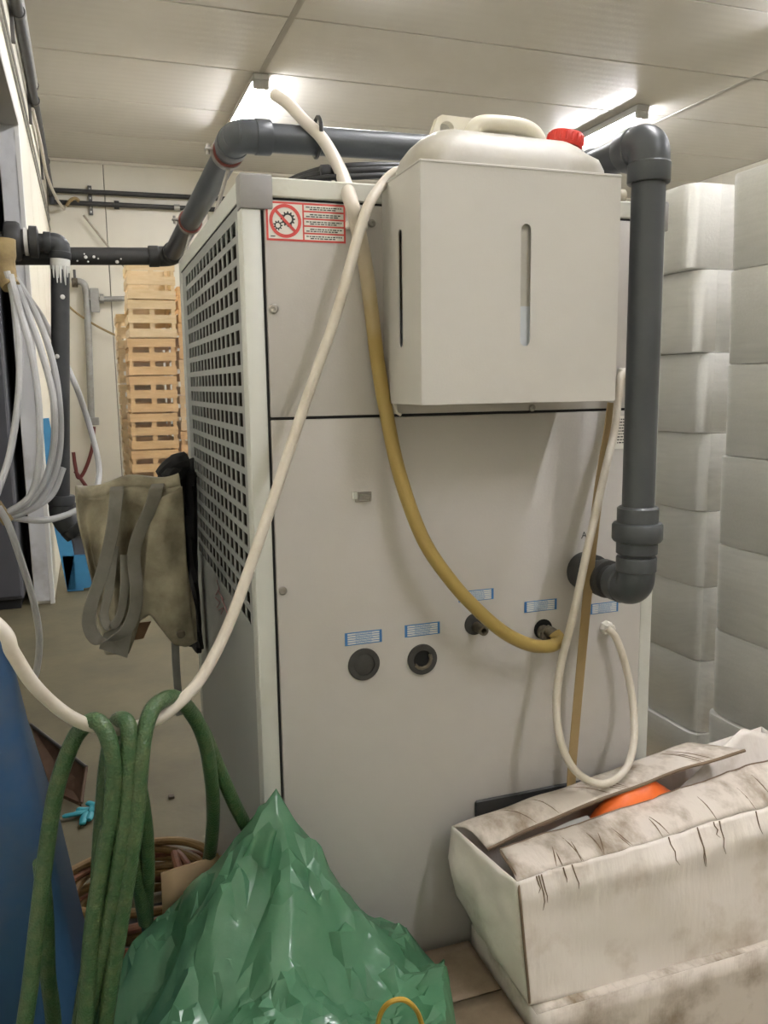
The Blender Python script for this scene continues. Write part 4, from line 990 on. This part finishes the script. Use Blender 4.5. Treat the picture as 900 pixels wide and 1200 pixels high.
# ------------------------------------------------------------------ wooden crates
def crate(x0, y0, z0, w, d, h, label, m='wood', group='slatted wooden crates'):
    t = thing('wooden_crate', label, 'crate', (x0+w/2, y0+d/2, z0), group)
    sh = h*.225; th_ = .008
    for k in range(3):
        z = z0+.004+k*(h-sh-.008)/2
        for fy in (y0, y0+d-th_): obj('slat', box(G(), (x0, fy, z), (x0+w, fy+th_, z+sh)), m if (k+fy) % 1 < .99 else m, t, sm=False)
        for fx in (x0, x0+w-th_): obj('slat', box(G(), (fx, y0+th_, z), (fx+th_, y0+d-th_, z+sh)), m, t, sm=False)
    for px_ in (x0+th_, x0+w-th_-.03):
        for py_ in (y0+th_, y0+d-th_-.03): obj('corner_post', box(G(), (px_, py_, z0), (px_+.03, py_+.03, z0+h-.003)), m, t, sm=False)
    for k in range(4):
        obj('bottom_slat', box(G(), (x0+th_, y0+th_+k*(d-.1)/3.2, z0+.006), (x0+w-th_, y0+th_+k*(d-.1)/3.2+.09, z0+.014)), m, t, sm=False)
    obj('middle_post', box(G(), (x0+w*.5-.02, y0+th_, z0+.01), (x0+w*.5+.02, y0+th_+.012, z0+h-.01)), m, t, sm=False)
    return t
CY = 6.0; CW = .385; CH = .308
ordn = ['topmost', 'second', 'third', 'fourth', 'fifth', 'sixth', 'seventh']
ztop = 2.30
for k in range(7):
    crate(.125-.008*k+random.uniform(-.006, .006), CY+random.uniform(-.01, .01), ztop-(k+1)*CH, CW, .58, CH-.004,
          ordn[k]+' crate from the top in the nearer tall stack of wooden crates', 'woodpale' if k in (0, 1) else 'wood')
for k in range(6):
    crate(.125+CW+.035-.008*k, CY+.18+random.uniform(-.01, .01), ztop-.17-(k+1)*CH, CW, .58, CH-.004,
          ordn[k]+' crate from the top in the crate stack beside the chiller edge', 'woodpale' if k in (2, 3) else 'wood')
for k in range(5):
    crate(.125-.075, CY+.62+random.uniform(-.01, .01), 1.93-(k+1)*CH, CW, .56, CH-.004,
          ordn[k]+' crate from the top in the lower crate stack standing behind the others', 'woodpale')
for nm, l, lo, hi in (('pallet', 'wooden pallet under the crate stacks', (.0, CY-.02, 0), (.95, CY+1.25, .10)),):
    t = thing(nm, l, 'pallet', ((lo[0]+hi[0])/2, (lo[1]+hi[1])/2, 0))
    for k in range(3): obj('bearer', box(G(), (lo[0]+k*(hi[0]-lo[0]-.1)/2, lo[1], 0), (lo[0]+.1+k*(hi[0]-lo[0]-.1)/2, hi[1], .08)), 'wood', t, sm=False)
    for k in range(6): obj('deck_board', box(G(), (lo[0], lo[1]+k*(hi[1]-lo[1]-.12)/5, .08), (hi[0], lo[1]+.12+k*(hi[1]-lo[1]-.12)/5, .1)), 'wood', t, sm=False)

def wrap(name, label, lo, hi, m, amp, seed, nz_=40):
    lo, hi = Vector(lo), Vector(hi); rng = rr(lo.x, hi.x, lo.y, hi.y, .02, 3); g = G()
    pts = []
    for i in range(len(rng)):
        a, b_ = Vector((*rng[i], 0)), Vector((*rng[(i+1)%len(rng)], 0)); k = max(1, int((b_-a).length/.06))
        pts += [a.lerp(b_, j/k) for j in range(k)]
    n = len(pts); c_ = (lo+hi)/2
    for j in range(nz_+1):
        z = lo.z+(hi.z-lo.z)*j/nz_
        for p in pts:
            d = Vector((p.x-c_.x, p.y-c_.y, 0)).normalized()
            g.v.append(Vector((p.x, p.y, z))+d*abs(nz((p.x*1.5, p.y*1.5, z*7+p.x*2-p.y*2), 3, amp, seed)))
    for j in range(nz_):
        for k in range(n): g.f.append((j*n+k, j*n+(k+1)%n, (j+1)*n+(k+1)%n, (j+1)*n+k))
    return tag(obj(name, g, m), label, 'stretch film')
wrap('stretch_film', 'clear stretch film wound around the wooden crates', (.03, CY-.03, .5), (1.0, CY+1.24, 1.76), 'film_clear', .012, 3)

# ------------------------------------------------------------------ white polystyrene boxes
def eps_box(x0, y0, z0, w, d, h, label, group):
    t = thing('foam_box', label, 'foam box', (x0+w/2, y0+d/2, z0), group)
    def shell(za, zb, ia, ib, nm):
        g = G()
        for z, ins in ((za, ia+.003), (za+.003, ia), (zb-.004, ib), (zb-.001, ib+.001), (zb, ib+.005)):
            g.v += [Vector((p[0], p[1], z)) for p in rr(x0+ins, x0+w-ins, y0+ins, y0+d-ins, .04, 5)]
        n = 24
        for i in range(4):
            for k in range(n): g.f.append((i*n+k, i*n+(k+1)%n, (i+1)*n+(k+1)%n, (i+1)*n+k))
        g.f.append(tuple(range(n))[::-1]); g.f.append(tuple(4*n+k for k in range(n)))
        return obj(nm, g, 'eps', t, ang=50)
    shell(z0, z0+h*.993, .003, 0, 'box_body')
    return t
EH = .2175
cornerA = [at(x, y_, 1, .58).x for x, y_ in ((811,230),(817,350),(821,440),(822,535),(822,625),(821,715),(819,800),(813,870))]
AT = 1.786
for k in range(8):
    z0 = AT-(k+1)*EH
    eps_box(cornerA[k], .58, z0, .42, .62, EH, ordn[k] + ' white foam box from the top in the stack right behind the chiller' if k < 7 else 'bottom white foam box of the stack right behind the chiller', 'white foam boxes')
BT = 1.735; cornerB = 1.165
for k in range(8):
    z0 = BT-(k+1)*.211
    eps_box(cornerB+.003*(k % 3), -.29, z0, .42, .62, .211, ordn[k] + ' white foam box from the top in the stack at the right edge' if k < 7 else 'bottom white foam box of the stack at the right edge', 'white foam boxes')
for l, x0, y0, z1 in (('low wooden pallet under the foam box stack behind the chiller', 1.27, .58, AT-8*EH), ('low wooden pallet under the foam box stack at the right edge', 1.165, -.29, BT-8*.211)):
    t = thing('pallet', l, 'pallet', (x0+.25, y0+.31, 0))
    for k in range(3): obj('bearer', box(G(), (x0+.02+k*.19, y0, 0), (x0+.1+k*.19, y0+.62, z1-.02)), 'wood', t, sm=False)
    for k in range(5): obj('deck_board', box(G(), (x0, y0+k*.13, z1-.02), (x0+.5, y0+k*.13+.1, z1)), 'wood', t, sm=False)
wrap('stretch_film', 'stretch film around the stack of foam boxes right behind the chiller', (1.245, .567, .06), (1.78, 1.215, AT-.004), 'film_clear', .004, 5)
wrap('stretch_film', 'creased stretch film around the foam box stack at the right edge', (1.155, -.30, .06), (1.60, .345, BT+.004), 'film_heavy', .006, 8)
